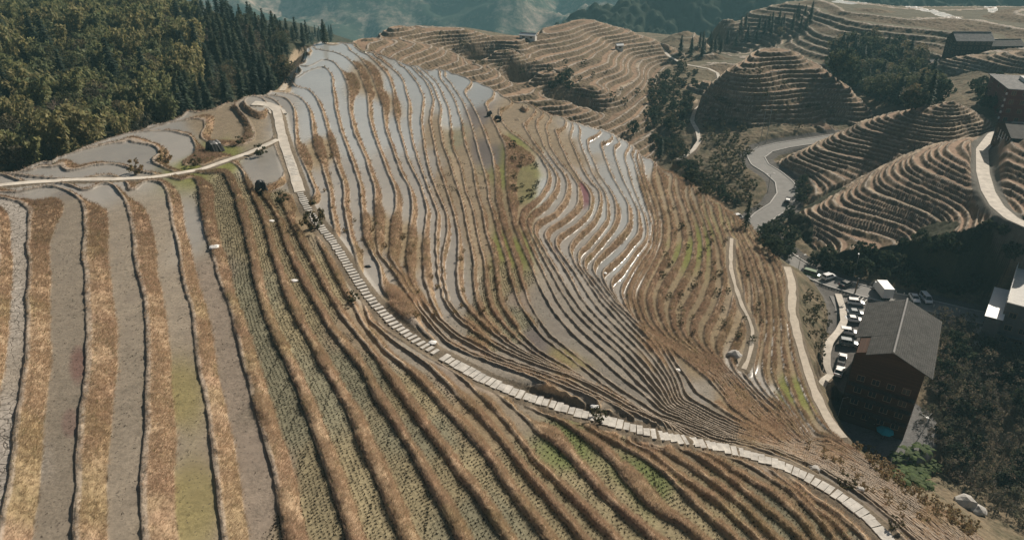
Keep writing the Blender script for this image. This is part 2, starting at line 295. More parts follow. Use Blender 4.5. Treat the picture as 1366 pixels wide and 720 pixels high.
# per-region terrace parameter L (integers are bund edges), step height
LL = np.where(REG == RM, LM, 0.0)
wig = 0.10*fbm(GX, GY, 5, 1) + 0.05*vnoise(GX, GY, 1.7, 3)
STEP = np.full(GX.shape, HS)
for R, h0, s in ((RA, -58, 1.4), (RB, -60, 1.5), (RC1, -60, .95), (RC2, -60, .9), (RD, -60, 1.2), (RV, -60, 2.2)):
    m = REG == R; LL[m] = (h0-BASE[m])/s; STEP[m] = s
GXu, GXv = np.gradient(GX)[::-1]; GYu, GYv = np.gradient(GY)[::-1]
DET = GXu*GYv - GXv*GYu
CELL = np.abs(DET)
def gradmag(F):
    Fv, Fu = np.gradient(F)
    fx = (Fu*GYv - Fv*GYu)/DET; fy = (-Fu*GXv + Fv*GXu)/DET
    return np.hypot(fx, fy)
GRAD = np.clip(gradmag(LL), 1e-3, 5)
ot_ = REG != RM
LL = np.where(ot_, LL + .24*np.sin(LL*2*np.pi/3.7) + .12*np.sin(LL*2*np.pi/2.3+1) + .30*fbm(GX, GY, 26, 61, 2), LL)
LL = LL + wig*np.clip(1.2*GRAD, .1, 1.0)*np.where(REG == RM, 1, 1.3)
DIST = np.hypot(GX, GY)
RES = np.clip(DIST/692., .05, 2)      # metres per picture pixel
# ------------------------------------------------------------------ what grows or stands on each field
TYPES = {  # r, g, b, wet, stubble, crack, grass on bank, lip, tall-grass
 'C': (.30,.27,.235, .0, 0, 1, 1.0, .19, .2), 'M': (.232,.195,.15, .18, .12, 0, 1.0, .19, .2), 'G': (.215,.18,.085, .2, .1, 0, 1.0, .19, .2),
 'R': (.228,.185,.145, .16, .12, 0, 1.0, .19, .2),
 'S': (.26,.22,.135, .0, 1, 0, 1.0, .22, 1), 'K': (.215,.20,.135, .05, 1, 0, 1.0, .22, 1), 'V': (.15,.17,.07, .0, 1, 0, 1.0, .22, 1),
 'W': (.37,.37,.35, 1.0, 0, 0, .5, .30, .1), 'P': (.30,.275,.24, .75, 0, 0, .5, .32, .1), 'B': (.245,.195,.135, .0, .3, 0, .6, .26, .3),  # flooded fields: silty water, paled further to paint in sky reflection
 'D': (.22,.195,.16, .25, 0, 0, .12, .30, 0), 'N': (.17,.175,.055, .0, 0, 0, .8, .15, .5), 'T': (.245,.19,.12, .0, .3, 0, 1.0, .18, .7),
 'Q': (.13,.11,.10, .2, .3, 0, .3, .3, 0), 'A': (.24,.09,.09, .45, 0, 0, .3, .3, 0)}
ANCH = [(8,400,'C',0.45),(8,600,'C',0.45),(5,290,'C',0.4),(60,400,'M',0.45),(95,300,'M',0.45),(95,560,'M',0.45),(90,700,'M',0.45),(150,300,'M',0.45),(150,450,'M',0.45),(150,650,'M',0.45),
 (205,300,'M',0.45),(210,400,'M',0.4),(218,520,'G',0.42),(240,660,'G',0.42),(255,300,'P',0.38),(285,380,'R',0.38),(320,520,'R',0.38),(345,680,'R',0.38),
 (290,290,'S',0.3),(330,390,'K',0.3),(385,560,'K',0.34),(400,690,'S',0.36),(345,310,'S',0.3),(390,420,'S',0.32),(440,620,'S',0.36),(420,360,'S',0.34),(480,640,'S',.34),(172,520,'M',.45),(165,470,'M',.45),(185,570,'M',.45),(176,640,'M',.45),(298,425,'R',.38),(322,470,'R',.38),(338,590,'R',.38),(352,620,'R',.38),(352,448,'K',.34),(364,490,'K',.34),(344,425,'K',.34),(378,530,'K',.34),(128,600,'M',.45),(470,500,'K',0.32),(530,640,'S',0.33),
 (480,430,'B',0.4),(545,520,'S',0.38),(600,620,'S',0.33),(560,570,'K',0.33),(650,680,'K',0.34),(700,640,'S',0.36),(760,640,'S',0.36),(770,590,'V',0.36),(820,670,'S',0.36),(860,640,'V',0.36),(930,690,'S',0.38),(950,650,'S',0.4),(1030,690,'K',0.38),(1100,700,'K',0.36),(1060,660,'T',0.42),(640,540,'T',0.42),(880,600,'T',0.42),(800,575,'S',0.4),
 (50,235,'P',0.28),(110,225,'P',0.28),(180,205,'P',0.22),(240,190,'P',0.3),(220,168,'P',0.15),(280,160,'B',0.3),(320,175,'B',0.4),(340,150,'B',0.35),(300,200,'N',0.5),(255,215,'N',0.5),(340,225,'P',0.12),(318,245,'S',0.4),(390,275,'T',0.5),(360,270,'S',0.4),
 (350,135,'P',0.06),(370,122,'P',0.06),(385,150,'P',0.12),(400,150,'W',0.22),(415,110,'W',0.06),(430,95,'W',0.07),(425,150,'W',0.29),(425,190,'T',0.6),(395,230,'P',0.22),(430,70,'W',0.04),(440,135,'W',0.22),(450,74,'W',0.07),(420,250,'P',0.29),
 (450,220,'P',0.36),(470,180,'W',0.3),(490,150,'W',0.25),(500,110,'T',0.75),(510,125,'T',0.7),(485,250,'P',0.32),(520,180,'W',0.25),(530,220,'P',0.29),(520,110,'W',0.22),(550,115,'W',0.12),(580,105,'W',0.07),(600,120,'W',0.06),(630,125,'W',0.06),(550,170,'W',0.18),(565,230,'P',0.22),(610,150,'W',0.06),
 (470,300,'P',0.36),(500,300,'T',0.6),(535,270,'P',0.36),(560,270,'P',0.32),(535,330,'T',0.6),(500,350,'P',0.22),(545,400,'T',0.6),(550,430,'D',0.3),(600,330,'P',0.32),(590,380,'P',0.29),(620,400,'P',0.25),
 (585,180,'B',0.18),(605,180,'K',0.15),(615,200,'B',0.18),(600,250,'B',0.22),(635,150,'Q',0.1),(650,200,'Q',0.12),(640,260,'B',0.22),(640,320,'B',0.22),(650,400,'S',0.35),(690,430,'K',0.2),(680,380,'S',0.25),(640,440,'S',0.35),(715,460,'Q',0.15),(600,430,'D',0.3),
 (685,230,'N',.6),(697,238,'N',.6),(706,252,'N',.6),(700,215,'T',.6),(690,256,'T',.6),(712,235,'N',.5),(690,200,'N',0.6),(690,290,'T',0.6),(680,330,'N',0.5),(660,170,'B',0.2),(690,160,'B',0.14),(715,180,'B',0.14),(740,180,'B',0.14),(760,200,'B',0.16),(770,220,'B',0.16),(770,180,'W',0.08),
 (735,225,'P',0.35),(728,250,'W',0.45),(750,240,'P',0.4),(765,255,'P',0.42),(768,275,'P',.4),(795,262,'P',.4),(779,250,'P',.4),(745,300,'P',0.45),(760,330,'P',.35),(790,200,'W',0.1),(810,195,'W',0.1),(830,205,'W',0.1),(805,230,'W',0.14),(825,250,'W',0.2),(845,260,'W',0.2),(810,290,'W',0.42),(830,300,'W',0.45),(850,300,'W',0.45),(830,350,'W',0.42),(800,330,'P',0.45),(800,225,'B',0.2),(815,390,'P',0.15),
 (720,400,'D',0.06),(745,440,'D',0.06),(700,400,'R',0.15),(790,450,'D',0.05),(840,480,'D',0.05),(870,500,'D',0.05),(900,500,'D',0.05),(930,530,'D',0.05),(780,420,'D',0.07),(830,430,'D',0.06),(760,480,'G',0.06),(820,500,'D',0.06),(900,560,'D',0.1),(950,570,'D',0.12),(740,520,'M',0.2),(700,510,'M',0.25),(650,490,'R',0.3),(610,470,'R',0.3),(750,500,'B',0.3),(800,540,'M',0.2),(870,560,'D',0.12),(620,460,'D',.25),(560,435,'D',.3),(600,450,'D',.25),(660,475,'D',.25),(720,495,'D',.2),(770,515,'D',.2),(690,465,'D',.2),
 (870,250,'T',0.45),(880,350,'T',0.5),(860,400,'T',0.55),(880,460,'T',0.6),(900,300,'T',0.45),(930,330,'N',0.4),(920,400,'T',0.45),(950,430,'T',0.45),(960,340,'T',0.42),(1000,350,'T',0.45),(1020,420,'T',0.5),(1040,400,'T',0.5),(990,400,'B',0.4),(930,480,'T',0.6),(985,530,'T',0.6),(1030,570,'T',0.5),(1000,508,'P',0.15),(1010,520,'P',0.2),(1030,490,'T',0.5),(1060,480,'T',0.4),(1060,530,'N',0.4),(1050,560,'T',0.5),
 (1080,625,'B',0.3),(1130,640,'D',0.25),(1120,600,'T',0.5),(1170,670,'R',.25),(1100,632,'D',.3),(1150,655,'D',.25),(1080,606,'R',.3),(1062,600,'R',.3),(1130,622,'R',.3),(1180,658,'R',.3),(1215,685,'D',.3),(1250,715,'R',.3),(1040,596,'R',.3),(1200,690,'R',0.25),(1240,690,'T',0.5),(1230,720,'R',0.3)]
_tn = list(TYPES); AU = np.array([[a[0], a[1]] for a in ANCH], float)
AT = np.array([list(TYPES[a[2]]) + [a[3]] for a in ANCH])
PU, PV = proj(GX, GY, BASE + CAMZ)
NL = np.floor(LL).astype(np.int64)
def hashL(n, k): 
    h = ((n*73856093) ^ (k*19349663)) & 0x7fffffff; h = ((h ^ (h >> 13))*1274126177) & 0x7fffffff
    return ((h ^ (h >> 16)) & 0xffff)/65535.
ATT = np.empty((NR*NC, AT.shape[1]), np.float32)
mflat = (REG == RM).ravel() & (LM.ravel() < 70)
ATT[:] = 0
idx = np.flatnonzero(mflat)
jit = (hashL(NL, 1)-.5)*16
pu = (PU + jit).ravel(); pv = (PV + (hashL(NL, 2)-.5)*24).ravel()
for i in range(0, len(idx), 60000):
    j = idx[i:i+60000]
    d2 = (pu[j][:, None]-AU[:, 0])**2 + 1.3*(pv[j][:, None]-AU[:, 1])**2
    w = 1/(d2+120.)**3; w /= w.sum(1, keepdims=True)
    ATT[j] = w@AT
ATT = ATT.reshape(NR, NC, -1)
FIELD = ATT[..., :3]; WET = ATT[..., 3].copy(); STUB = ATT[..., 4].copy(); CRK = ATT[..., 5].copy(); GRS = ATT[..., 6].copy(); LIP = ATT[..., 7].copy(); TALL = ATT[..., 8].copy(); BF = ATT[..., 9].copy()
n1, n2, n3 = fbm(GX, GY, 14, 21), fbm(GX, GY, 3.2, 22), fbm(GX, GY, .9, 23, 2)

# scrub and terraces of the other hills
oth = REG != RM
for R, bf, fc, lip in ((RA, .58, (.265,.18,.12), .35), (RB, .5, (.28,.195,.135), .4), (RC1, .55, (.25,.175,.125), .35), (RC2, .5, (.275,.19,.135), .3), (RD, .55, (.27,.20,.14), .3), (RV, .6, (.12,.105,.07), .3)):  # valley fields darkened: shade of the far bowl painted in
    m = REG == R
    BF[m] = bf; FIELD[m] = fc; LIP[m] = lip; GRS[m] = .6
FR = LL - NL
TMASK = np.where(REG == RM, 1-sstep(55.3, 57, LM), 1.0)
m = REG == RV
TMASK[m] = (sstep(100, 120, GX)*sstep(335, 360, GY))[m]
# forested side beyond the ridge is unterraced
silu = np.interp(GY/np.maximum(GX, -1e9), [0], [0]) if False else 0
TMASK *= np.where((REG == RM) & (GX < -60) & (LM > 16.5) & (PV < 150), 0, 1)
LW = np.maximum(.34, 1.45*RES)
DEN = GRAD*RES
LIP = np.where(oth, LIP*(.3+.9*sstep(-.5, .5, n2)), LIP)
LIP *= np.where(REG == RM, 1, 1-sstep(.2, .45, DEN)); TMASK *= 1-.8*np.where(REG == RM, sstep(5, 8, DEN), sstep(.45, .9, DEN))
top = np.where(REG == RM, H0, np.where(REG == RA, -58.0, -60.0))
LW = LW*(1+.25*np.clip(n2, -1, 1)); LIPN = 1+.3*n2+.2*n3
def terrace(Lx, Gx, stp, lip):
    nl = np.floor(Lx); fr = Lx-nl; bf = np.clip(np.maximum(BF, 1.5*RES*Gx), .04, .75)
    fld = top - stp*(nl+1) - lip; drop = (top - stp*nl) - fld; tb = np.clip(fr/bf, 0, 1)
    g = .55*sstep(.08, 1, tb) + .45*np.clip((tb-.06)/.94, 0, 1); din = (1-fr)/Gx
    lm = 1-sstep(.45*LW, LW, din)
    return fld + drop*(1-g) + lip*LIPN*lm*(tb >= 1), tb, din, lm, bf, fr
zt, tb, din, lipm, BFe, FRx = terrace(LL, GRAD, STEP, LIP)
WC = sstep(.2, .42, DEN)*(REG == RM)
zc, tbc, dinc, lipmc, bfc, frc = terrace(LL/3., GRAD/3., STEP*3, LIP*1.2)
zt = zt*(1-WC) + zc*WC
tb = tb*(1-WC) + tbc*WC; din = np.where(WC > .5, dinc, din); lipm = lipm*(1-WC) + lipmc*WC
W8 = sstep(.75, 1.3, DEN)*(REG == RM)
z8, tb8, din8, lm8, bf8, fr8 = terrace(LL/9., GRAD/9., STEP*9, LIP*1.2)
zt = zt*(1-W8) + z8*W8; tb = tb*(1-W8) + tb8*W8; lipm = lipm*(1-W8) + lm8*W8
bank = (1-sstep(.9, 1.0, tb))
rough = (n2*.5+n3)*np.clip(bank, 0, 1)*np.where(oth, .5, .16*np.clip(GRS+.2, 0, 1))
zt = zt + rough + n3*.015*(1-WET)*(1-bank) + lipm*(n3*.06)
# tall grass rolls over the edge of the stubble fields
zt = zt + TALL*.42*np.exp(-((FR-.45*BFe)/(.38*BFe))**2)*(REG == RM)*(BFe < .7)
ZH = BASE*(1-TMASK) + zt*TMASK + (1-TMASK)*(.35*n2+.25*n3)
scrub = (1-TMASK)

# colours; bund lips and far risers have light and shade painted in
COLR = np.array(FIELD, np.float32)
v = (1 + .16*(hashL(NL, 5)-.5)*2 + .14*n1)[..., None]
COLR *= v
mud = (sstep(.1, .6, n2*.6+n1*.5)*np.clip(WET*1.6, 0, 1)*(1-sstep(.35, .65, WET)))[..., None]
COLR = COLR*(1-.5*mud) + np.array([.125,.085,.065])*.5*mud
gold = np.array([.38,.28,.185]); rust = np.array([.32,.205,.145]); olive = np.array([.235,.20,.09]); brown = np.array([.20,.145,.095])
def patch(col, lev, u0, v0, ru, rv, k=.85, dry=False):
    m_ = np.clip(1.3-((PU-u0)/ru)**2-((PV-v0)/rv)**2 + .35*n2 + .3*n3, 0, 1)*np.isin(NL, lev)*k*(REG == RM)
    COLR[:] = COLR*(1-m_[..., None]) + np.array(col)*m_[..., None]
    if dry: WET[:] = WET*(1-m_)
patch((.17,.06,.065), [29], 780, 256, 10, 20, .95); patch((.24,.16,.15), [29], 750, 325, 12, 12, .5); patch((.17,.15,.075), [24, 25, 26], 700, 240, 20, 30, 1.0, True); patch((.15,.075,.065), [1], 103, 485, 13, 26, .7); patch((.16,.09,.08), [1], 92, 560, 12, 20, .5)
a1 = sstep(-.2, .5, fbm(GX, GY, 4, 31))[..., None]; a2 = sstep(.0, .6, fbm(GX, GY, 7, 34))[..., None]
GCOL = gold*(1-.55*a1) + rust*.55*a1; GCOL = GCOL*(1-.5*a2) + olive*.5*a2
GCOL = GCOL*(1-(.5-.5*np.clip(GRS, 0, 1))[..., None]) + brown*(.5-.5*np.clip(GRS, 0, 1))[..., None]
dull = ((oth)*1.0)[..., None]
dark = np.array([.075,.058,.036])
GCOL = GCOL*(1-.72*dull) + dark*.72*dull  # far risers: dark scrub, deepened with painted shade
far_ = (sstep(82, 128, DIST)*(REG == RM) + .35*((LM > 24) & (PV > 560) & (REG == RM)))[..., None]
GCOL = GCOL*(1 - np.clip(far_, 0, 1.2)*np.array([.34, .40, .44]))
GCOL *= (1+.25*n3 + .15*n2)[..., None]
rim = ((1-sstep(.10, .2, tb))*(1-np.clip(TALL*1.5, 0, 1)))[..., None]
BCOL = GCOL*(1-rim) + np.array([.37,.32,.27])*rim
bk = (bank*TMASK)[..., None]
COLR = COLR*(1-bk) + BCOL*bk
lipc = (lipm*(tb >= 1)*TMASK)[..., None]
lipcol = np.array([.085,.07,.056])*(1-np.clip(TALL, 0, 1))[..., None] + GCOL*.8*np.clip(TALL, 0, 1)[..., None]  # near lips: wet mud, darkened to paint shade on the inner slope
lipcol = np.where(oth[..., None], np.array([.40,.32,.23])*(.35+.65*sstep(-.35, .25, n2+.6*n1))[..., None], lipcol)  # far lips paler: sunlit edges painted in
stone = (np.isin(NL, [50, 51, 52, 53, 54]) & (PV > 425) & (PV < 575) & (n2+.6*n3 > -.05) & (REG == RM))[..., None]
lipcol = np.where(stone, np.array([.62,.58,.52]), lipcol)
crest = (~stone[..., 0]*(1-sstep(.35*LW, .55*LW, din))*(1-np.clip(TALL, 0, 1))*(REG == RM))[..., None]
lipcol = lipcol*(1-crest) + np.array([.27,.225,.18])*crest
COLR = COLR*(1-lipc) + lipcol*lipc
sc = scrub[..., None]
soil = np.array([.185,.145,.095])*(1+.3*n2+.25*n3)[..., None]; dk = np.array([.06,.06,.035])
mix = sstep(-.3, .4, n2+.4*n1)[..., None]
SCOL = soil*(1-.65*mix) + dk*.65*mix
forest = ((REG == RV) & (GX < -40)) | ((REG == RM) & (GX < -60) & (LM > 18) & (PV < 240))
SCOL = np.where(forest[..., None], np.array([.05,.05,.03])*(1+.3*n2)[..., None], SCOL)
# vegetated cut below the terraces across the road
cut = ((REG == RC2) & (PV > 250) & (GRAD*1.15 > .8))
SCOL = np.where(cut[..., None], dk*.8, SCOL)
TM2 = np.where(cut, 0, TMASK)
ZH = np.where(cut, BASE + .5*n2 + .4*n3, ZH); sc = (1-TM2)[..., None]
COLR = COLR*(1-sc) + SCOL*sc
WETF = WET*(1-bk[..., 0])*(1-lipc[..., 0])*TM2
# shallow ponds on the far side
def pond(u0, v0, ru, rv, rot=0.):
    du, dv = PU-u0, PV-v0; c, s = math.cos(rot), math.sin(rot)
    return ((du*c+dv*s)/ru)**2 + ((-du*s+dv*c)/rv)**2 < 1
PND = np.zeros(GX.shape, bool)
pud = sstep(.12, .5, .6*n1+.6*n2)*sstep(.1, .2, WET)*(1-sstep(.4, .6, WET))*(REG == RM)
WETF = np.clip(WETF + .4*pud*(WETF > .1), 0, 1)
CRKF = CRK*(1-bk[..., 0])*(1-lipc[..., 0]); STBF = STUB*(1-bk[..., 0])*(1-lipc[..., 0])*TM2*(REG == RM)
BANKF = bk[..., 0]*(REG == RM)

def carve(poly, hw, fall, col=None, side=None):
    global ZH
    for i in range(0, len(poly), 8):
        seg = poly[max(0, i-1):i+9]
        x0, y0 = seg[:, 0].min()-hw-fall, seg[:, 1].min()-hw-fall; x1, y1 = seg[:, 0].max()+hw+fall, seg[:, 1].max()+hw+fall
        k = np.flatnonzero(((GX > x0) & (GX < x1) & (GY > y0) & (GY < y1)).ravel())
        if not len(k): continue
        d = np.hypot(GX.ravel()[k][:, None]-seg[:, 0], GY.ravel()[k][:, None]-seg[:, 1]); j = d.argmin(1); dm = d[np.arange(len(k)), j]
        w = 1-sstep(hw, hw+fall, dm)
        CW = CARVE_W.ravel(); z = ZH.ravel(); CZ = CARVE_Z.ravel()
        better = w > CW[k]; k2 = k[better]
        CW[k2] = w[better]; CZ[k2] = seg[j[better], 2]-CAMZ
        if col is not None:
            kk = k2[w[better] > .5]; COLR.reshape(-1, 3)[kk] = col; WETF.ravel()[kk] = 0; STBF.ravel()[kk] = 0; BANKF.ravel()[kk] = 0; CRKF.ravel()[kk] = 0
CARVE_W = np.zeros(GX.shape); CARVE_Z = np.zeros(GX.shape)
earth = (.16,.13,.095)
carve(ROAD, 4.2, 5, (.12,.11,.10)); carve(CROAD, 2.2, 3, (.14,.13,.11))
carve(np.array(resample(Ps("1115,385,-94.4 1130,405,-94.5 1138,430,-94.6 1136,455,-94.8 1130,478,-95 1124,505,-95.6"), 1.5)), 4.5, 3, (.13,.12,.11))
carve(resample(Ps("1190,400,-94.5 1240,415,-94.8 1285,425,-95"), 1.5), 5, 4, (.14,.13,.12))
carve(RIMT, 1.3, 2.5, (.33,.26,.18))
for p_, w_ in ((WPATH, .8), (SPATH1, 1.0), (SPATH2, .75), (TRACK, .8), (FOOT2, .4), (YPATH, .9), (TRAIL, .9)): carve(p_, w_, 1.8, earth)
PLAZA = Ps("1150,572,-98.2 1172,580,-98.2 1195,575,-98.2 1205,560,-98.2")
carve(resample(PLAZA, 1.5), 6, 3, (.16,.155,.15))
ZH = ZH*(1-CARVE_W) + CARVE_Z*CARVE_W
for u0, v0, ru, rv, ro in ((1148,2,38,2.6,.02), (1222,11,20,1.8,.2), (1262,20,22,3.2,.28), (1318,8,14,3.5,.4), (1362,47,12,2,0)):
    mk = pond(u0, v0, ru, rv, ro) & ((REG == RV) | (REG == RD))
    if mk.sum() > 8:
        mk &= (tb >= 1); COLR[mk] = (.45,.45,.44); WETF[mk] = 1.0  # pond water lightened: bright sky glitter painted into its colour
ZW = ZH + CAMZ

def ground(x, y):
    u, v = plan2q(np.asarray(x, float), np.asarray(y, float))
    fi = np.clip((u-UQ[0])/(UQ[1]-UQ[0]), 0, NC-1.001); fj = np.clip(np.interp(-v, -VQ, np.arange(NR)), 0, NR-1.001)
    i = fi.astype(int); j = fj.astype(int); a = fi-i; b = fj-j
    r = (ZW[j, i]*(1-a)+ZW[j, i+1]*a)*(1-b) + (ZW[j+1, i]*(1-a)+ZW[j+1, i+1]*a)*b
    return float(r) if np.ndim(r) == 0 else r
def at(u, v, n=40):
    """first ground point on the sight line through picture position (u, v)"""
    a = (u-CU)/FPX; b = (CV-v)/FPX
    d = np.array([a, CT+b*ST, -ST+b*CT]); t = np.arange(40, 700, .5)
    zg = ground(d[0]*t, d[1]*t); zz = CAMZ + d[2]*t
    k = np.flatnonzero(zz <= zg)
    k = k[0] if len(k) else len(t)-1
    tt = t[k]; x, y = d[0]*tt, d[1]*tt
    return Vector((x, y, ground(x, y)))

# ------------------------------------------------------------------ materials
def new_mat(name):
    m = bpy.data.materials.new(name); m.use_nodes = True; nt = m.node_tree
    bs = nt.nodes['Principled BSDF']; return m, nt, bs
def N(nt, t, **kw):
    n = nt.nodes.new(t)
    for k, v in kw.items():
        if k in n.inputs: n.inputs[k].default_value = v
        else: setattr(n, k, v)
    return n
def mathn(nt, op, a, b=None, clamp=False):
    n = nt.nodes.new('ShaderNodeMath'); n.operation = op; n.use_clamp = clamp
    for i, x in enumerate((a, b)):
        if x is None: continue
        if isinstance(x, (int, float)): n.inputs[i].default_value = x
        else: nt.links.new(x, n.inputs[i])
    return n.outputs[0]
def mixc(nt, f, a, b, mode='MIX'):
    n = nt.nodes.new('ShaderNodeMix'); n.data_type = 'RGBA'; n.blend_type = mode
    for s, x in ((n.inputs[0], f), (n.inputs[6], a), (n.inputs[7], b)):
        if isinstance(x, (int, float)): s.default_value = x
        elif isinstance(x, tuple): s.default_value = (*x, 1)
        else: nt.links.new(x, s)
    return n.outputs[2]
def ramp(nt, fac, a, b):
    n = N(nt, 'ShaderNodeMapRange'); n.inputs[1].default_value = a; n.inputs[2].default_value = b; nt.links.new(fac, n.inputs[0]); return n.outputs[0]

def ground_material():
    m, nt, bs = new_mat('terrace_ground'); L = nt.links
    col = N(nt, 'ShaderNodeAttribute', attribute_name='Col'); msk = N(nt, 'ShaderNodeAttribute', attribute_name='Msk')
    sep = N(nt, 'ShaderNodeSeparateColor'); L.new(msk.outputs['Color'], sep.inputs[0])
    crk, bnk, stb = sep.outputs; wet = col.outputs['Alpha']
    tc = N(nt, 'ShaderNodeNewGeometry').outputs['Position']
    def noise(s, det=4, r=.6):
        n = N(nt, 'ShaderNodeTexNoise', Scale=s, Detail=det, Roughness=r); L.new(tc, n.inputs['Vector']); return n.outputs['Fac']
    nf, nm, nl = noise(3.2, 5), noise(.7, 4), noise(.16, 3)
    dry = mathn(nt, 'SUBTRACT', 1.0, wet)
    var = mathn(nt, 'ADD', mathn(nt, 'MULTIPLY', ramp(nt, nf, .3, .7), .55), mathn(nt, 'MULTIPLY', ramp(nt, nm, .3, .7), .4))
    var = mathn(nt, 'ADD', mathn(nt, 'MULTIPLY', mathn(nt, 'SUBTRACT', var, .475), mathn(nt, 'ADD', mathn(nt, 'MULTIPLY', dry, .75), .15)), 1.0)
    c = mixc(nt, 1.0, col.outputs['Color'], var, 'MULTIPLY')
    # grass streaks on the banks
    st = ramp(nt, noise(9.0, 3, .7), .35, .7)
    c = mixc(nt, mathn(nt, 'MULTIPLY', bnk, mathn(nt, 'MULTIPLY', st, .35)), c, (.46, .34, .22))
    # drying cracks
    w = N(nt, 'ShaderNodeTexNoise', Scale=1.5, Detail=2.0); L.new(tc, w.inputs['Vector'])
    ad = N(nt, 'ShaderNodeVectorMath', operation='MULTIPLY_ADD'); L.new(w.outputs['Color'], ad.inputs[0]); ad.inputs[1].default_value = (.5, .5, .5); L.new(tc, ad.inputs[2])
    vo = N(nt, 'ShaderNodeTexVoronoi', feature='DISTANCE_TO_EDGE', Scale=1.15); L.new(ad.outputs[0], vo.inputs['Vector'])
    ck = mathn(nt, 'MULTIPLY', mathn(nt, 'SUBTRACT', 1.0, ramp(nt, vo.outputs['Distance'], .015, .06)), crk)
    c = mixc(nt, mathn(nt, 'MULTIPLY', ck, .75), c, (.09, .075, .06))
    # old straw and roots lying on mud
    dn = N(nt, 'ShaderNodeTexVoronoi', Scale=2.3); L.new(ad.outputs[0], dn.inputs['Vector'])
    spot = mathn(nt, 'MULTIPLY', mathn(nt, 'LESS_THAN', dn.outputs['Distance'], .2), mathn(nt, 'GREATER_THAN', nm, .5))
    spot = mathn(nt, 'MULTIPLY', spot, mathn(nt, 'MULTIPLY', mathn(nt, 'GREATER_THAN', wet, .12), mathn(nt, 'LESS_THAN', wet, .6)))
    c = mixc(nt, mathn(nt, 'MULTIPLY', spot, .6), c, (.075, .06, .048))
    L.new(c, bs.inputs['Base Color'])
    ro = N(nt, 'ShaderNodeMapRange'); L.new(wet, ro.inputs[0]); ro.inputs[3].default_value = .95; ro.inputs[4].default_value = .07
    ro2 = mathn(nt, 'ADD', ro.outputs[0], mathn(nt, 'MULTIPLY', ramp(nt, nm, .45, .7), .12)); L.new(ro2, bs.inputs['Roughness'])
    sp = N(nt, 'ShaderNodeMapRange'); L.new(wet, sp.inputs[0]); sp.inputs[3].default_value = .12; sp.inputs[4].default_value = .5
    L.new(sp.outputs[0], bs.inputs['Specular IOR Level'])
    bp = N(nt, 'ShaderNodeBump', Distance=.12); L.new(mathn(nt, 'ADD', nf, mathn(nt, 'MULTIPLY', ck, -.5)), bp.inputs['Height'])
    L.new(mathn(nt, 'MULTIPLY', mathn(nt, 'POWER', dry, 3.0), .8), bp.inputs['Strength']); L.new(bp.outputs[0], bs.inputs['Normal'])
    return m
MAT_GROUND = ground_material()
# ------------------------------------------------------------------ object helpers
def tag(o, label=None, cat=None, group=None, kind=None):
    if label: o['label'] = label
    if cat: o['category'] = cat
    if group: o['group'] = group
    if kind: o['kind'] = kind
    return o
def mesh_np(name, co, quads, mat, parent=None, smooth=False):
    me = bpy.data.meshes.new(name); co = np.asarray(co, np.float32); quads = np.asarray(quads, np.int32); k = quads.shape[1]
    me.vertices.add(len(co)); me.vertices.foreach_set('co', co.ravel())
    me.loops.add(quads.size); me.loops.foreach_set('vertex_index', quads.ravel())
    me.polygons.add(len(quads)); me.polygons.foreach_set('loop_start', np.arange(0, quads.size, k, dtype=np.int32))
    me.polygons.foreach_set('use_smooth', np.full(len(quads), smooth)); me.update()
    if mat: me.materials.append(mat)
    o = bpy.data.objects.new(name, me); COL.objects.link(o)
    if parent: o.parent = parent
    return o
def color_attr(me, name, rgba):
    a = me.color_attributes.new(name, 'FLOAT_COLOR', 'POINT'); a.data.foreach_set('color', np.ascontiguousarray(rgba, np.float32).ravel())

# ------------------------------------------------------------------ the terraced land, one sheet split along the hills
def build_ground():
    co = np.stack([GX, GY, ZW], -1).reshape(-1, 3)
    I = np.arange(NR*NC).reshape(NR, NC)
    q = np.stack([I[:-1, :-1], I[:-1, 1:], I[1:, 1:], I[1:, :-1]], -1).reshape(-1, 4)
    rc = REG[:-1, :-1].ravel()
    col = np.c_[COLR.reshape(-1, 3), WETF.ravel()]; msk = np.c_[CRKF.ravel(), BANKF.ravel(), STBF.ravel(), np.ones(NR*NC)]
    for nm, regs in (('terraced_hill', (RM,)), ('terraced_ridge', (RA,)), ('terraced_knoll', (RB,)), ('terraced_slope', (RC1, RC2, RD)), ('valley_ground', (RV,))):
        f = q[np.isin(rc, regs)]; used, inv = np.unique(f, return_inverse=True)
        o = mesh_np(nm, co[used], inv.reshape(-1, 4), MAT_GROUND, smooth=True)
        color_attr(o.data, 'Col', np.clip(col[used], 0, 1)); color_attr(o.data, 'Msk', np.clip(msk[used], 0, 1))
        tag(o, kind='structure')
build_ground()
# ------------------------------------------------------------------ simple materials
def simple_mat(name, col, rough=.8, spec=.3, var=.25, scale=3.0, metal=0.0, bump=0.0, trans=0.0):
    m, nt, bs = new_mat(name); L = nt.links
    tc = N(nt, 'ShaderNodeTexCoord').outputs['Object']
    n = N(nt, 'ShaderNodeTexNoise', Scale=scale, Detail=5.0, Roughness=.65); L.new(tc, n.inputs['Vector'])
    f = ramp(nt, n.outputs['Fac'], .25, .75)
    lo = tuple(c*(1-var) for c in col); hi = tuple(min(1, c*(1+var)) for c in col)
    L.new(mixc(nt, f, lo, hi), bs.inputs['Base Color'])
    bs.inputs['Roughness'].default_value = rough; bs.inputs['Specular IOR Level'].default_value = spec; bs.inputs['Metallic'].default_value = metal
    if bump:
        bp = N(nt, 'ShaderNodeBump', Strength=bump, Distance=.05); L.new(n.outputs['Fac'], bp.inputs['Height']); L.new(bp.outputs[0], bs.inputs['Normal'])
    return m
M_SLAB = simple_mat('pale_stone', (.53,.50,.45), .88, .2, .38, 1.0, bump=.5)
M_CONC = simple_mat('pale_concrete', (.54,.49,.42), .88, .2, .28, .5, bump=.2)
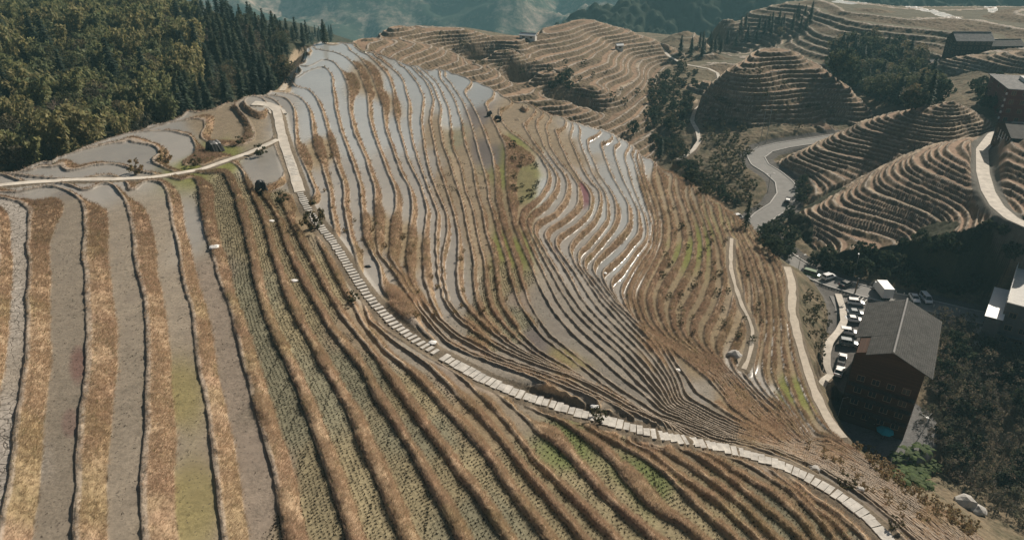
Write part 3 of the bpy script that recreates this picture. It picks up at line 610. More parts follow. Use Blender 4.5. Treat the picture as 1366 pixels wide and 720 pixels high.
M_ROAD = simple_mat('worn_concrete_road', (.22,.21,.195), .85, .25, .18, .5, bump=.1)
M_TRACK = simple_mat('dry_dirt_track', (.50,.44,.36), .95, .1, .2, 1.0, bump=.3)
M_LINE = simple_mat('faded_road_paint', (.62,.60,.55), .8, .2, .25, 2.0)
M_KERB = simple_mat('kerb_concrete', (.48,.46,.43), .85, .2, .15, 2.0)

def frame_along(poly):
    t = np.gradient(poly[:, :2], axis=0); t /= np.linalg.norm(t, axis=1, keepdims=True) + 1e-9
    return t, np.c_[t[:, 1], -t[:, 0]]
def ribbon(name, poly, width, mat, thick=.12, lift=.07, offset=0., wob=0., parent=None):
    """a paved strip with its own thickness that follows a surveyed line"""
    t, n = frame_along(poly); k = len(poly)
    wv = width/2*(1 + wob*np.array([vnoise(np.array(i*.35), np.array(0.3), 1, 4) for i in range(k)]))
    c = poly[:, :2] + n*offset
    l = c - n*wv[:, None]; r = c + n*wv[:, None]; z = poly[:, 2]
    co = np.concatenate([np.c_[l, z+lift], np.c_[r, z+lift], np.c_[l, z+lift-thick-.3], np.c_[r, z+lift-thick-.3]])
    q = []
    for i in range(k-1):
        a, b_, c_, d = i, k+i, 2*k+i, 3*k+i
        q += [(a, b_, b_+1, a+1), (a, a+1, c_+1, c_), (b_, d, d+1, b_+1)]
    q += [(0, 2*k, 3*k, k), (k-1, 2*k-1, 4*k-1, 3*k-1)]
    return mesh_np(name, co, q, mat, parent)
def slabs(name, poly, width, pitch, ln, mat, jit=.06, thick=.16, lift=.12):
    """separate stone slabs laid one after the other as steps"""
    poly = resample(poly, .05); d = np.r_[0, np.cumsum(np.linalg.norm(np.diff(poly, axis=0), axis=1))]
    t, n = frame_along(poly); co = []; q = []; s = .3; R = random.Random(5)
    while s < d[-1]-.3:
        i = int(np.searchsorted(d, s)); p = poly[i]; T = t[i]; NN = n[i]
        hl = ln/2*(1+R.uniform(-.16, .1)); hw = width/2*(1+R.uniform(-.16, .12)); sx = R.uniform(-jit, jit); z = p[2]+lift+R.uniform(-.02, .02)
        base = len(co)
        for dz in (0, -thick):
            for a, b_ in ((-1, -1), (1, -1), (1, 1), (-1, 1)):
                e1 = a*hl*(1+R.uniform(-.06, .06)); e2 = b_*hw*(1+R.uniform(-.05, .05))+sx
                co.append((p[0]+T[0]*e1+NN[0]*e2, p[1]+T[1]*e1+NN[1]*e2, z+dz+(R.uniform(-.012, .012) if dz == 0 else -.1)))
        b = base; q += [(b, b+1, b+2, b+3), (b, b+4, b+5, b+1), (b+1, b+5, b+6, b+2), (b+2, b+6, b+7, b+3), (b+3, b+7, b+4, b)]
        s += pitch*(1+R.uniform(-.06, .06))
    return mesh_np(name, co, q, mat)
def struct(o): o['kind'] = 'structure'; return o
struct(ribbon('footpath', WPATH, 1.5, M_CONC, wob=.12)); struct(ribbon('footpath', SPATH1, 2.0, M_CONC, wob=.1, lift=.09))
n_cut = next(i for i, p in enumerate(SPATH2) if proj(*p)[0] > 590)
struct(slabs('stone_steps', SPATH2[:n_cut], 1.35, .9, .58, M_SLAB)); struct(slabs('stone_path', SPATH2[n_cut:], 1.5, .82, .77, M_SLAB))
PZ = resample(np.array(lineL("338,138,9.1 352,139,9 366,145,8.9 373,153,8.8")), .5)
struct(ribbon('plaza', PZ, 3.6, M_CONC, wob=.15, lift=.14))
struct(ribbon('dirt_track', TRACK, 1.7, M_TRACK, wob=.2)); struct(ribbon('footpath', FOOT2, .8, M_TRACK, wob=.3))
struct(ribbon('dirt_track', RIMT, 1.6, M_TRACK, wob=.3)); struct(ribbon('footpath', YPATH, 1.6, M_CONC, wob=.1)); struct(ribbon('footpath', TRAIL, 1.8, M_CONC, wob=.1, lift=.2))
struct(ribbon('road', ROAD, 6.4, M_ROAD, lift=.08)); struct(ribbon('access_road', CROAD, 3.6, M_CONC, lift=.1))
for off, nm in ((-3.4, 'kerb'), (3.4, 'kerb')): struct(ribbon(nm, ROAD, .35, M_KERB, lift=.24, offset=off))
for k in (188, 200, 176, 212): 
    if k < len(ROAD)-2: pass
lot = np.array(resample(Ps("1126,396,-94.3 1134,412,-94.5 1137,430,-94.7 1135,455,-94.9 1130,478,-95.1 1124,505,-95.7"), 1.0))
struct(ribbon('parking_strip', lot, 7.5, M_ROAD, lift=.06))
struct(ribbon('parking_strip', resample(Ps("1195,402,-94.6 1240,413,-94.8 1285,424,-95"), 1.0), 7, M_ROAD, lift=.05, offset=1.0))
# painted bars of the parking bays and across the bend
def bars(spec, name='road_marking'):
    co = []; q = []
    for (u0, v0, u1, v1, h, w_) in spec:
        a = np.array(P(u0, v0, h)); b_ = np.array(P(u1, v1, h)); a[2] = b_[2] = max(ground(a[0], a[1]), ground(b_[0], b_[1]))+.13
        t = (b_-a); L_ = np.linalg.norm(t); t /= L_; n = np.array([t[1], -t[0], 0])*w_/2
        i = len(co); co += [a-n, a+n, b_+n, b_-n]; q.append((i, i+1, i+2, i+3))
    return struct(mesh_np(name, co, q, M_LINE))
bars([(1141,401,1148,395,-94.2,.25),(1146,403,1153,396,-94.2,.25),(1151,405,1158,398,-94.2,.25)])
# ------------------------------------------------------------------ mountains across the valley
def mountain_material():
    m, nt, bs = new_mat('wooded_mountainside'); L = nt.links
    tc = N(nt, 'ShaderNodeNewGeometry').outputs['Position']
    n1 = N(nt, 'ShaderNodeTexNoise', Scale=.006, Detail=7.0, Roughness=.62); L.new(tc, n1.inputs['Vector'])
    n2 = N(nt, 'ShaderNodeTexNoise', Scale=.06, Detail=5.0, Roughness=.7); L.new(tc, n2.inputs['Vector'])
    f = ramp(nt, mathn(nt, 'ADD', mathn(nt, 'MULTIPLY', n1.outputs['Fac'], .6), mathn(nt, 'MULTIPLY', n2.outputs['Fac'], .45)), .50, .66)
    c = mixc(nt, f, (.065, .08, .055), (.46, .36, .29))  # pale patches paint sunlit slopes into the colour
    c = mixc(nt, ramp(nt, n2.outputs['Fac'], .3, .7), mixc(nt, .35, c, (.02, .025, .02)), c)
    L.new(c, bs.inputs['Base Color']); bs.inputs['Roughness'].default_value = 1; bs.inputs['Specular IOR Level'].default_value = .05
    return m
M_MTN = mountain_material()
M_WOOD = simple_mat('dense_far_forest', (.035,.045,.03), 1, .05, .5, .08)
def ridged(x, y, sc, seed, o=5):
    r = 0; a = 1; t = 0
    for k in range(o):
        r = r + a*(1-np.abs(vnoise(x, y, sc, seed+k))*2); t += a; a *= .48; sc *= .49
    return r/t
def sheet(name, xs, ys, f, mat):
    X, Y = np.meshgrid(xs, ys); Z = f(X, Y); I = np.arange(X.size).reshape(X.shape)
    q = np.stack([I[:-1, :-1], I[:-1, 1:], I[1:, 1:], I[1:, :-1]], -1).reshape(-1, 4)
    return mesh_np(name, np.stack([X, Y, Z], -1).reshape(-1, 3), q, mat, smooth=True)
def far_h(x, y):
    r = np.hypot(x, y)
    notch = np.exp(-((x/r-.055)/.05)**2)
    h = -370 + 470*sstep(750, 3000, r)*(1-.55*notch) + 170*ridged(x+.35*y, y*.7, 620, 41)*sstep(600, 1000, r) - 60 + 10*fbm(x, y, 60, 45, 3) + 5*np.abs(vnoise(x, y, 16, 47))
    h = -25 - 60*np.log1p(np.exp(np.clip((-25-h)/60, -30, 30)))
    return CAMZ + h
struct(sheet('mountain', np.arange(-2300, 2600, 11), np.r_[np.arange(520, 1500, 9), np.arange(1500, 3400, 16)], far_h, M_MTN))
def wood_h(x, y):
    # spur covered with forest that closes the valley on the right
    s = (x-70)/420.
    crest = -128 + 95*np.clip(s, -.6, 1.6) + 10*fbm(x, y*0, 90, 51)
    yc = 900 + 160*s + 30*vnoise(x, x*0, 160, 52)
    return np.maximum(-385, CAMZ + crest - .62*np.abs(y-yc)*(1+.15*vnoise(x, y, 90, 53)) + 14*fbm(x, y, 45, 54) + 9*np.abs(vnoise(x, y, 8, 55)) - 400*sstep(60, -160, x))
struct(sheet('wooded_ridge', np.arange(-160, 900, 3.0), np.arange(600, 1250, 3.0), wood_h, M_WOOD))

# ------------------------------------------------------------------ the air
def haze():
    x0, x1, y0, y1, z0, z1 = -3000, 3200, -400, 3500, -420, 125
    co = [(x, y, z) for z in (z0, z1) for y in (y0, y1) for x in (x0, x1)]
    q = [(0, 2, 3, 1), (4, 5, 7, 6), (0, 1, 5, 4), (2, 6, 7, 3), (0, 4, 6, 2), (1, 3, 7, 5)]
    m = bpy.data.materials.new('valley_haze'); m.use_nodes = True; nt = m.node_tree
    for n in list(nt.nodes):
        if n.type == 'BSDF_PRINCIPLED': nt.nodes.remove(n)
    pv = nt.nodes.new('ShaderNodeVolumePrincipled'); pv.inputs['Density'].default_value = HAZE_D; pv.inputs['Color'].default_value = (.38, .74, .83, 1); pv.inputs['Anisotropy'].default_value = 0.0
    out = next(n for n in nt.nodes if n.type == 'OUTPUT_MATERIAL'); nt.links.new(pv.outputs[0], out.inputs['Volume'])
    o = mesh_np('haze', co, q, m); o['kind'] = 'stuff'
HAZE_D = .00024
haze()
# ------------------------------------------------------------------ dry grass on the banks and cut rice stubble in the fields
def leaf_mat(name, attr='Col', trans=.3, rough=.8):
    m, nt, bs = new_mat(name); L = nt.links
    a = N(nt, 'ShaderNodeAttribute', attribute_name=attr); L.new(a.outputs['Color'], bs.inputs['Base Color'])
    bs.inputs['Roughness'].default_value = rough; bs.inputs['Specular IOR Level'].default_value = .15
    tr = N(nt, 'ShaderNodeBsdfTranslucent'); L.new(a.outputs['Color'], tr.inputs['Color'])
    mx = N(nt, 'ShaderNodeMixShader'); mx.inputs[0].default_value = trans; L.new(bs.outputs[0], mx.inputs[1]); L.new(tr.outputs[0], mx.inputs[2])
    out = next(n for n in nt.nodes if n.type == 'OUTPUT_MATERIAL'); L.new(mx.outputs[0], out.inputs['Surface'])
    return m
M_GRASS = leaf_mat('dry_grass_blades', trans=.5)
M_STUB = leaf_mat('rice_stubble', trans=.1)
def blades(pos, K, spread, length, width, lean, cols, name, mat, lv=.35):
    """K pointed blades round every position; cols is one colour per position"""
    n = len(pos); ang = RNG.uniform(0, 2*np.pi, (n, K)); rr = spread*np.sqrt(RNG.uniform(0, 1, (n, K))); L_ = length[:, None]*RNG.uniform(1-lv, 1+lv, (n, K))
    bx = pos[:, None, 0] + rr*np.cos(ang); by = pos[:, None, 1] + rr*np.sin(ang); bz = pos[:, None, 2] - .05 + 0*rr
    ta = ang + RNG.normal(0, .8, (n, K)); tl = np.abs(RNG.normal(0, .5, (n, K)))+.15
    tx = L_*np.sin(tl)*np.cos(ta) + lean[:, None, 0]*L_; ty = L_*np.sin(tl)*np.sin(ta) + lean[:, None, 1]*L_; tz = L_*np.cos(tl)
    pa = RNG.uniform(0, np.pi, (n, K)); w = width[:, None]*np.ones((1, K))/2
    A = np.stack([bx-w*np.cos(pa), by-w*np.sin(pa), bz], -1); B = np.stack([bx+w*np.cos(pa), by+w*np.sin(pa), bz], -1); T = np.stack([bx+tx, by+ty, bz+tz], -1)
    co = np.stack([A, B, T], 2).reshape(-1, 3)
    o = mesh_np(name, co, np.arange(len(co)).reshape(-1, 3), mat)
    c = cols[:, None, None, :]*(1+RNG.normal(0, .12, (n, K, 1, 1)))*np.ones((1, 1, 3, 1)); c[:, :, :2] *= .75
    rgba = np.concatenate([np.clip(c, .01, 1), np.ones(c.shape[:3]+(1,))], -1).reshape(-1, 4)
    color_attr(o.data, 'Col', rgba); o['kind'] = 'stuff'
    return o
# downhill direction for the lean of the grass
Zv, Zu = np.gradient(BASE)
DX = -(Zu*GYv - Zv*GYu)/DET; DY = -(-Zu*GXv + Zv*GXu)/DET; dn = np.hypot(DX, DY)+1e-6; DX /= dn; DY /= dn
inview = (PU > -60) & (PU < 1430) & (PV > -20) & (PV < 790)
dens = np.interp(DIST, [45, 80, 120, 180, 300], [75, 54, 20, 6, 1.5])
gap = .4+.75*sstep(-.35, .15, n2+.5*n3)
prob = gap*(1-(1-sstep(.12, .28, tb))*(1-np.clip(1.5*TALL, 0, 1)))*np.where((REG == RM) & inview, BANKF*np.clip(GRS*1.1, 0, 1)*(CARVE_W < .3), 0)*(1-.75*((LM > 22) & (PV > 588)))*dens*CELL*(1-sstep(.25, .5, DEN))
k = np.flatnonzero(RNG.uniform(0, 1, NR*NC) < prob.ravel())
gx, gy, gz = GX.ravel()[k], GY.ravel()[k], ZW.ravel()[k]; gd = DIST.ravel()[k]
jx = RNG.normal(0, .06, len(k)); gx = gx+jx
pc = (.6*GCOL.reshape(-1, 3)[k]+.4*np.array([.44, .33, .24])*(1-.38*sstep(82, 128, gd))[:, None])*1.42*(1+RNG.normal(0, .10, (len(k), 1)))
pale = RNG.uniform(0, 1, len(k)) < .18; pc[pale] = np.array([.54, .42, .30])*(1-.3*sstep(82, 128, gd[pale]))[:, None]
grn = RNG.uniform(0, 1, len(k)) < .05; pc[grn] = np.array([.16, .17, .06])
sz = np.interp(gd, [50, 120, 300], [.30, .38, .7])*(1+.35*np.clip(TALL.ravel()[k], 0, 1))
blades(np.c_[gx, gy, gz], 6, .15, sz, np.interp(gd, [50, 120, 300], [.028, .065, .2]), np.c_[DX.ravel()[k], DY.ravel()[k]]*.35, pc, 'dry_grass', M_GRASS)
print('grass tufts', len(k))
# rice stubble in rows that follow each field's edge
sm = (STBF > .15) & inview & (DIST < 170) & (TMASK > .9) & (CARVE_W < .2) & (fbm(GX, GY, 2.5, 77, 2)*.22+.40 < STBF)
k = np.flatnonzero(sm.ravel())
r_ = DIST.ravel()[k]; dd = ((1-FR)/GRAD).ravel()[k]; sp = np.interp(r_, [50, 90, 170], [.30, .32, .6])
i1 = np.floor(dd/.42).astype(np.int64); i2 = np.floor(r_/.36 + .5*(i1 % 2)).astype(np.int64)
keep_far = (r_ < 95) | ((i1 % 2 == 0))
az = np.floor(np.arctan2(GX.ravel()[k], GY.ravel()[k])*r_/2.5).astype(np.int64)
key = ((NL.ravel()[k]+10)*4000 + i1+50)*4000*400 + i2*400 + (az+200)
ctr = np.abs(dd/.42-i1-.5) + np.abs(r_/.36 + .5*(i1 % 2)-i2-.5)
o_ = np.lexsort((ctr, key)); kk = key[o_]; first = np.r_[True, kk[1:] != kk[:-1]]; sel = o_[first]; sel = sel[ctr[sel] < .62]
k = k[sel]; k = k[RNG.uniform(0, 1, len(k)) < .93]
n = len(k); print('stubble', n)
sc_ = np.array([.04, .034, .022])*(1+RNG.normal(0, .25, (n, 1)))
blades(np.c_[GX.ravel()[k], GY.ravel()[k], ZW.ravel()[k]], 7, .055, np.full(n, .2), np.full(n, .11), np.zeros((n, 2)), sc_, 'rice_stubble', M_STUB)
# scattered clods and straw on the wet fields
k = np.flatnonzero(((WETF > .15) & (WETF < .36) & inview & (DIST < 110) & (BANKF < .05)).ravel())
k = k[RNG.uniform(0, 1, len(k)) < (CELL.ravel()[k]*np.clip(.9+1.6*n2.ravel()[k], .1, 4)*1.1)]
n = len(k); blades(np.c_[GX.ravel()[k], GY.ravel()[k], ZW.ravel()[k]], 5, .11, np.full(n, .15), np.full(n, .09), RNG.normal(0, .5, (n, 2)), np.array([.06, .05, .036])*(1+RNG.normal(0, .25, (n, 1))), 'straw_litter', M_STUB)
# ------------------------------------------------------------------ trees and shrubs: a few grown models, then copies
M_LEAF = leaf_mat('foliage', trans=.42, rough=.7)
M_BARK = simple_mat('bark', (.10,.08,.06), .95, .1, .35, 2.0)
M_CULM = simple_mat('bamboo_culm', (.17,.18,.08), .6, .3, .3, 2.0)
HIDE = []
class Leaves:
    def __init__(s): s.co = []; s.col = []
    def quad(s, c, a, b, col):
        """leaf card: centre c, half axes a, b"""
        s.co.append(np.array([c-a-b*.25, c-b*.9+a*.1, c+a+b*.2, c+b*.9-a*.1])); s.col.append(col)
    def tri(s, p, d, w, col): s.co.append(np.array([p-w, p+w, p+d, p+d*.6+w*.6])); s.col.append(col)
    def build(s, name, parent):
        co = np.concatenate(s.co); o = mesh_np(name, co, np.arange(len(co)).reshape(-1, 4), M_LEAF, parent)
        c = np.repeat(np.array(s.col), 4, 0); color_attr(o.data, 'Col', np.c_[np.clip(c, .004, 1), np.ones(len(c))]); return o
def unit(R):
    v = np.array([R.gauss(0, 1) for _ in range(3)]); return v/np.linalg.norm(v)
def tubes(name, segs, mat, parent, k=5):
    """tapered limbs; segs = lists of (point, radius)"""
    co = []; q = []
    for sg in segs:
        base = len(co); pts = [np.array(p, float) for p, _ in sg]
        for i, (p, r) in enumerate(sg):
            t = pts[min(i+1, len(pts)-1)] - pts[max(i-1, 0)]; t = t/(np.linalg.norm(t)+1e-9)
            a = np.cross(t, [0.3, 1, .2]); a /= np.linalg.norm(a)+1e-9; b = np.cross(t, a)
            for j in range(k): an = 2*math.pi*j/k; co.append(pts[i] + r*(math.cos(an)*a + math.sin(an)*b))
        for i in range(len(sg)-1):
            for j in range(k): q.append((base+i*k+j, base+i*k+(j+1) % k, base+(i+1)*k+(j+1) % k, base+(i+1)*k+j))
    return mesh_np(name, co, q, mat, parent, smooth=True)
def root(name, loc=(0, 0, 0), rz=0.):
    o = bpy.data.objects.new(name, None); o.empty_display_size = .5; COL.objects.link(o); o.location = loc; o.rotation_euler = (0, 0, rz); return o
def shade(col, R, a=.3): f = 1+R.uniform(-a, a); return np.array(col)*f*np.array([1+R.uniform(-.1, .1), 1, 1+R.uniform(-.15, .15)])
def conifer(h, col, seed, slim=.2):
    R = random.Random(seed); r = root('conifer_tree'); lv = Leaves()
    tubes('trunk', [[((0, 0, -.8), h*.018), ((0, 0, h*.5), h*.011), ((0, 0, h*.97), .03)]], M_BARK, r)
    nW = 17
    for i in range(nW):
        z = h*(.10 + .9*(i/nW)**.92); rad_ = h*slim*(1-(z/h))**.75*R.uniform(.75, 1.15)+.15; nb = 8 if i < nW-4 else 5
        a0 = R.uniform(0, 6.3)
        for j in range(nb):
            an = a0 + 2*math.pi*j/nb + R.uniform(-.3, .3); L_ = rad_*R.uniform(.6, 1.15); d = np.array([math.cos(an), math.sin(an), 0]); n = np.array([-d[1], d[0], 0])
            for t in (.3, .6, .9):
                p = d*L_*t + np.array([0, 0, z - .28*L_*t*t + .1*R.uniform(-1, 1)])
                a = (d*.75+np.array([0, 0, -.35+R.uniform(-.25, .25)]))*(.10*h*.55+.12*L_); b = (n + unit(R)*.4)*(.05*h*.5+.09*L_)
                lv.quad(p, a, b, shade(col, R))
    lv.build('crown', r); return r
def bamboo(h, col, seed):
    R = random.Random(seed); r = root('bamboo_clump'); lv = Leaves(); segs = []
    for i in range(15):
        a = R.uniform(0, 6.3); rr = R.uniform(.1, 1.5); hh = h*R.uniform(.7, 1.08); bend = R.uniform(.12, .42)*hh; d = np.array([math.cos(a+R.uniform(-.7, .7)), math.sin(a), 0]); p0 = np.array([math.cos(a)*rr, math.sin(a)*rr, -.6])
        f = lambda t: p0 + d*bend*t**2.4 + np.array([0, 0, hh*(t-.14*t**4)])
        segs.append([(f(t), .055*(1-t)+.012) for t in (0, .3, .55, .75, .9, 1)])
        for k in range(64):
            t = R.uniform(.28, 1)**.8; w = .25+.9*math.sin(min(1, (1-t)*2.2+.25)*1.5); p = f(t) + unit(R)*w*R.uniform(.2, 1)*.9
            dn = unit(R)*.6 + d*.3 + np.array([0, 0, -.55]); dn /= np.linalg.norm(dn); s = R.uniform(.4, .75)
            wv = np.cross(dn, unit(R)); wv /= np.linalg.norm(wv)+1e-6
            lv.quad(p, dn*s, wv*s*.42, shade(col, R, .38))
    tubes('culms', segs, M_CULM, r, 4); lv.build('crown', r); return r
def clumped(h, col, seed, name='broadleaf_tree', wide=.38, low=.3, nclump=46, nleaf=26, leaf=.36, sparse=0., trunk=True):
    R = random.Random(seed); r = root(name); lv = Leaves(); segs = []
    if trunk: segs.append([((0, 0, -.8), h*.03), ((.03*h, 0, h*.3), h*.022), ((0, .02*h, h*.62), h*.01)])
    cl = []
    for i in range(nclump):
        u = unit(R); rad_ = R.uniform(.45, 1)**.5; c = np.array([u[0]*h*wide*rad_, u[1]*h*wide*rad_, h*(low+(1-low)*.5) + u[2]*h*(1-low)*.5*rad_]); c[:2] *= 1+.25*R.uniform(-1, 1); cl.append(c)
        if i % 4 == 0 and trunk: segs.append([((0, 0, h*.28*R.uniform(.5, 1.2)), h*.012), (c*.55+np.array([0, 0, h*.12]), h*.008), (c, .015)])
        rc = h*.105*R.uniform(.6, 1.3); base = shade(col, R, .3)
        for k in range(int(nleaf*(1-sparse*R.random()))):
            p = c + unit(R)*rc*R.uniform(.4, 1.15); a = unit(R); b = np.cross(a, unit(R)); s = leaf*R.uniform(.6, 1.2); lv.quad(p, a*s, b*s*.7, shade(base, R, .22))
    if not segs: segs.append([((0, 0, -.3), .06), ((0, 0, h*.4), .03)])
    tubes('trunk', segs, M_BARK, r); lv.build('crown', r); return r
def bare(h, seed, col=(.17,.135,.11), name='bare_tree'):
    R = random.Random(seed); r = root(name); segs = []; tw = []
    def grow(p, d, L_, rad_, lvl):
        q = p + d*L_; m = p + d*L_*.5 + unit(R)*L_*.05; (segs if lvl < 2 else tw).append([(p, rad_), (m, rad_*.8), (q, rad_*.6)])
        if lvl < 5:
            for _ in range(3 if lvl else 5):
                dd = d + unit(R)*.62 + np.array([0, 0, .12]); dd /= np.linalg.norm(dd); grow(q if R.random() < .6 else m, dd, L_*R.uniform(.55, .8), rad_*.58, lvl+1)
    grow(np.array([0, 0, -.5]), np.array([0, 0, 1.]), h*.32, h*.022, 0)
    m = simple_mat('grey_twigs', col, .95, .1, .25, 2.0)
    tubes('trunk', segs, M_BARK, r, 5); tubes('crown', [[(a, max(b, .012)) for a, b in s] for s in tw], m, r, 3); return r
def banana(seed):
    R = random.Random(seed); r = root('banana_plant'); segs = []; lv = Leaves()
    for i in range(4):
        b = np.array([R.uniform(-.8, .8), R.uniform(-.8, .8), -.2]); hh = R.uniform(1.2, 2.2); segs.append([(b, .13), (b+np.array([0, 0, hh]), .08)])
        for j in range(7):
            a = R.uniform(0, 6.3); d = np.array([math.cos(a), math.sin(a), 0]); n = np.array([-d[1], d[0], 0]); L_ = R.uniform(1.4, 2.3); c = shade((.095,.135,.04), R, .35)
            pts = [b+np.array([0, 0, hh]) + d*L_*t + np.array([0, 0, 1.3*t-1.5*t*t]) for t in (0, .25, .5, .75, 1)]
            for k in range(4):
                w0, w1 = [.06, .3, .34, .26, .03][k:k+2]; lv.co.append(np.array([pts[k]-n*w0, pts[k]+n*w0, pts[k+1]+n*w1, pts[k+1]-n*w1])); lv.col.append(c)
    tubes('stem', segs, M_CULM, r); lv.build('leaves', r); return r
def dup(src, loc, rz=0., s=1.0, label=None, cat=None, group=None, sz=None):
    c = src.copy(); COL.objects.link(c); c.location = loc; c.rotation_euler = (0, 0, rz); c.scale = (s, s, s if sz is None else sz)
    for ch in list(src.children):
        d = ch.copy(); COL.objects.link(d); d.parent = c
        for g_ in list(ch.children): e_ = g_.copy(); COL.objects.link(e_); e_.parent = d
    for k_ in ('label', 'category', 'group'):
        if k_ in c: del c[k_]
    return tag(c, label, cat, group)
class Kind:
    """first placements use the grown models themselves, later ones copies"""
    def __init__(s, protos): s.free = list(protos); s.protos = list(protos)
    def put(s, loc, label, cat, group=None, sc=1.0, rz=None, sz=None, which=None):
        rz = TR.uniform(0, 6.3) if rz is None else rz
        if s.free and which is None:
            o = s.free.pop(0); o.location = loc; o.rotation_euler = (0, 0, rz); o.scale = (sc, sc, sc if sz is None else sz); return tag(o, label, cat, group)
        return dup(TR.choice(s.protos) if which is None else s.protos[which], loc, rz, sc, label, cat, group, sz)
    def clear(s):
        for o in s.free:
            for c in list(o.children): bpy.data.objects.remove(c)
            bpy.data.objects.remove(o)
TR = random.Random(3)
K_CON = Kind([conifer(12, (.055,.075,.046), 1), conifer(13, (.045,.064,.046), 2, .19), conifer(10.5, (.066,.08,.044), 3, .25)])
K_BAM = Kind([bamboo(11, (.225,.225,.105), 4), bamboo(10, (.175,.19,.098), 5), bamboo(12, (.275,.25,.12), 6)])
K_BRD = Kind([clumped(9, (.10,.105,.055), 7), clumped(8, (.135,.12,.075), 8)])
K_DRK = Kind([clumped(6, (.05,.064,.038), 9, wide=.42, low=.12), clumped(5, (.056,.066,.042), 10, wide=.5, low=.08)])
K_SHR = Kind([clumped(2.6, (.085,.085,.045), 11, 'shrub', .6, .02, 22, 22, .2), clumped(2.2, (.12,.105,.06), 12, 'shrub', .65, .02, 20, 20, .2)])
K_GRY = Kind([clumped(6, (.145,.125,.09), 13, 'leafless_thicket', .5, .08, 46, 24, .2, .5), clumped(5, (.11,.105,.07), 14, 'leafless_thicket', .55, .06, 42, 24, .2, .4)])
K_GRS = Kind([clumped(1.8, (.33,.25,.14), 15, 'tall_grass_clump', .5, .02, 18, 26, .16)])
K_BAN = Kind([banana(16)]); K_BAR = Kind([bare(9, 17)])
def regat(x, y):
    u, v = plan2q(np.array(x), np.array(y)); i = int(np.clip((u-UQ[0])/(UQ[1]-UQ[0]), 0, NC-1)); j = int(np.clip(np.interp(-v, -VQ, np.arange(NR)), 0, NR-1)); return REG[j, i], LM[j, i], TMASK[j, i]
def inpoly(u, v, poly):
    c = False
    for (x0, y0), (x1, y1) in zip(poly, poly[1:]+poly[:1]):
        if (y0 > v) != (y1 > v) and u < (x1-x0)*(v-y0)/(y1-y0)+x0: c = not c
    return c
# --- the wood on the left flank
pts = []
for iy in range(0, 62):
    for ix in range(0, 50):
        y = 112 + iy*6.0 + TR.uniform(-2.2, 2.2); x = -285 + ix*6.0 + (iy % 2)*3.0 + TR.uniform(-2, 2)
        rg, lm, tm = regat(x, y); z = ground(x, y); u, v = proj(x, y, z); ut, vt = proj(x, y, z+11)
        if u < -45 or u > 400 or vt < -45 or tm > .05 or y > 345: continue
        if rg == RM and lm < 19.5: continue
        if u > 386 and v > 58: continue
        pts.append((x, y, z, float(u), float(v)))
TR.shuffle(pts); print('left wood', len(pts))
nb = nc_ = nd = 0
for x, y, z, u, v in pts:
    bw = .72*(1-sstep(215, 300, u)) - .25*sstep(40, -60, v); e_ = TR.random()
    if e_ < bw and nb < 295: K_BAM.put((x, y, z), 'olive green arching bamboo clump in the wood left of the ridge', 'bamboo', 'bamboo in the wood on the left', TR.uniform(.65, 1.35)); nb += 1
    elif e_ < bw+.06: K_GRY.put((x, y, z), 'grey brown half-bare tree in the wood left of the ridge', 'tree', 'half-bare trees in the wood on the left', TR.uniform(.9, 1.5))
    elif e_ < bw+.14 and nd < 60: K_BRD.put((x, y, z), 'dull green round-crowned tree in the wood left of the ridge', 'tree', 'leafy trees in the wood on the left', TR.uniform(.75, 1.1)); nd += 1
    elif nc_ < 290: K_CON.put((x, y, z), 'dark pointed conifer in the wood left of the ridge', 'conifer', 'conifers in the wood on the left', TR.uniform(.65, 1.25)); nc_ += 1
print(nb, nc_, nd)
def scatter(poly, n, fn, sep=6.0, seed=1):
    R = random.Random(seed); us = [p[0] for p in poly]; vs_ = [p[1] for p in poly]; done = []; tries = 0
    while len(done) < n and tries < n*30:
        tries += 1; u = R.uniform(min(us), max(us)); v = R.uniform(min(vs_), max(vs_))
        if not inpoly(u, v, poly): continue
        p = at(u, v)
        if any((p.x-q.x)**2+(p.y-q.y)**2 < sep*sep for q in done): continue
        done.append(p); fn(p, R)
    return done
def con(lbl, grp, lo=.8, hi=1.1): return lambda p, R: K_CON.put(p, lbl, 'conifer', grp, R.uniform(lo, hi))
def kput(K, lbl, cat, grp, lo=.8, hi=1.15): return lambda p, R: K.put(p, lbl, cat, grp, R.uniform(lo, hi))
scatter([(388,50),(445,47),(445,57),(400,62)], 22, con('slim dark conifer in the row behind the top of the flooded terraces', 'conifers in the row behind the hilltop', .6, .85), 4.0, 2)
w2 = [(1098,92),(1125,66),(1165,62),(1195,75),(1222,98),(1252,138),(1205,150),(1160,135),(1120,112)]
scatter(w2, 42, con('dark conifer in the wood beside the rounded terraced knoll', 'conifers in the wood at upper right', .9, 1.35), 4.5, 3)
scatter(w2, 40, kput(K_DRK, 'dark round-headed tree in the wood beside the rounded terraced knoll', 'tree', 'round-headed trees in the wood at upper right', 1.4, 2.3), 4.5, 24)
scatter(w2, 34, kput(K_BRD, 'dim green leafy tree in the wood beside the rounded terraced knoll', 'tree', 'leafy trees in the wood at upper right', 1.1, 1.7), 5.0, 4)
scatter([(870,110),(905,85),(930,100),(925,150),(905,190),(935,235),(985,275),(940,265),(890,215),(860,180)], 72, kput(K_DRK, 'dark green bushy tree in the gully below the white trail', 'tree', 'bushy trees in the gully', .4, .85), 3.4, 5)
scatter([(870,110),(905,85),(930,100),(925,150),(905,190),(945,225),(1000,275),(940,265),(890,215),(860,180)], 80, kput(K_SHR, 'small brown green shrub in the gully below the white trail', 'shrub', 'shrubs in the gully', 1.0, 2.0), 2.6, 6)
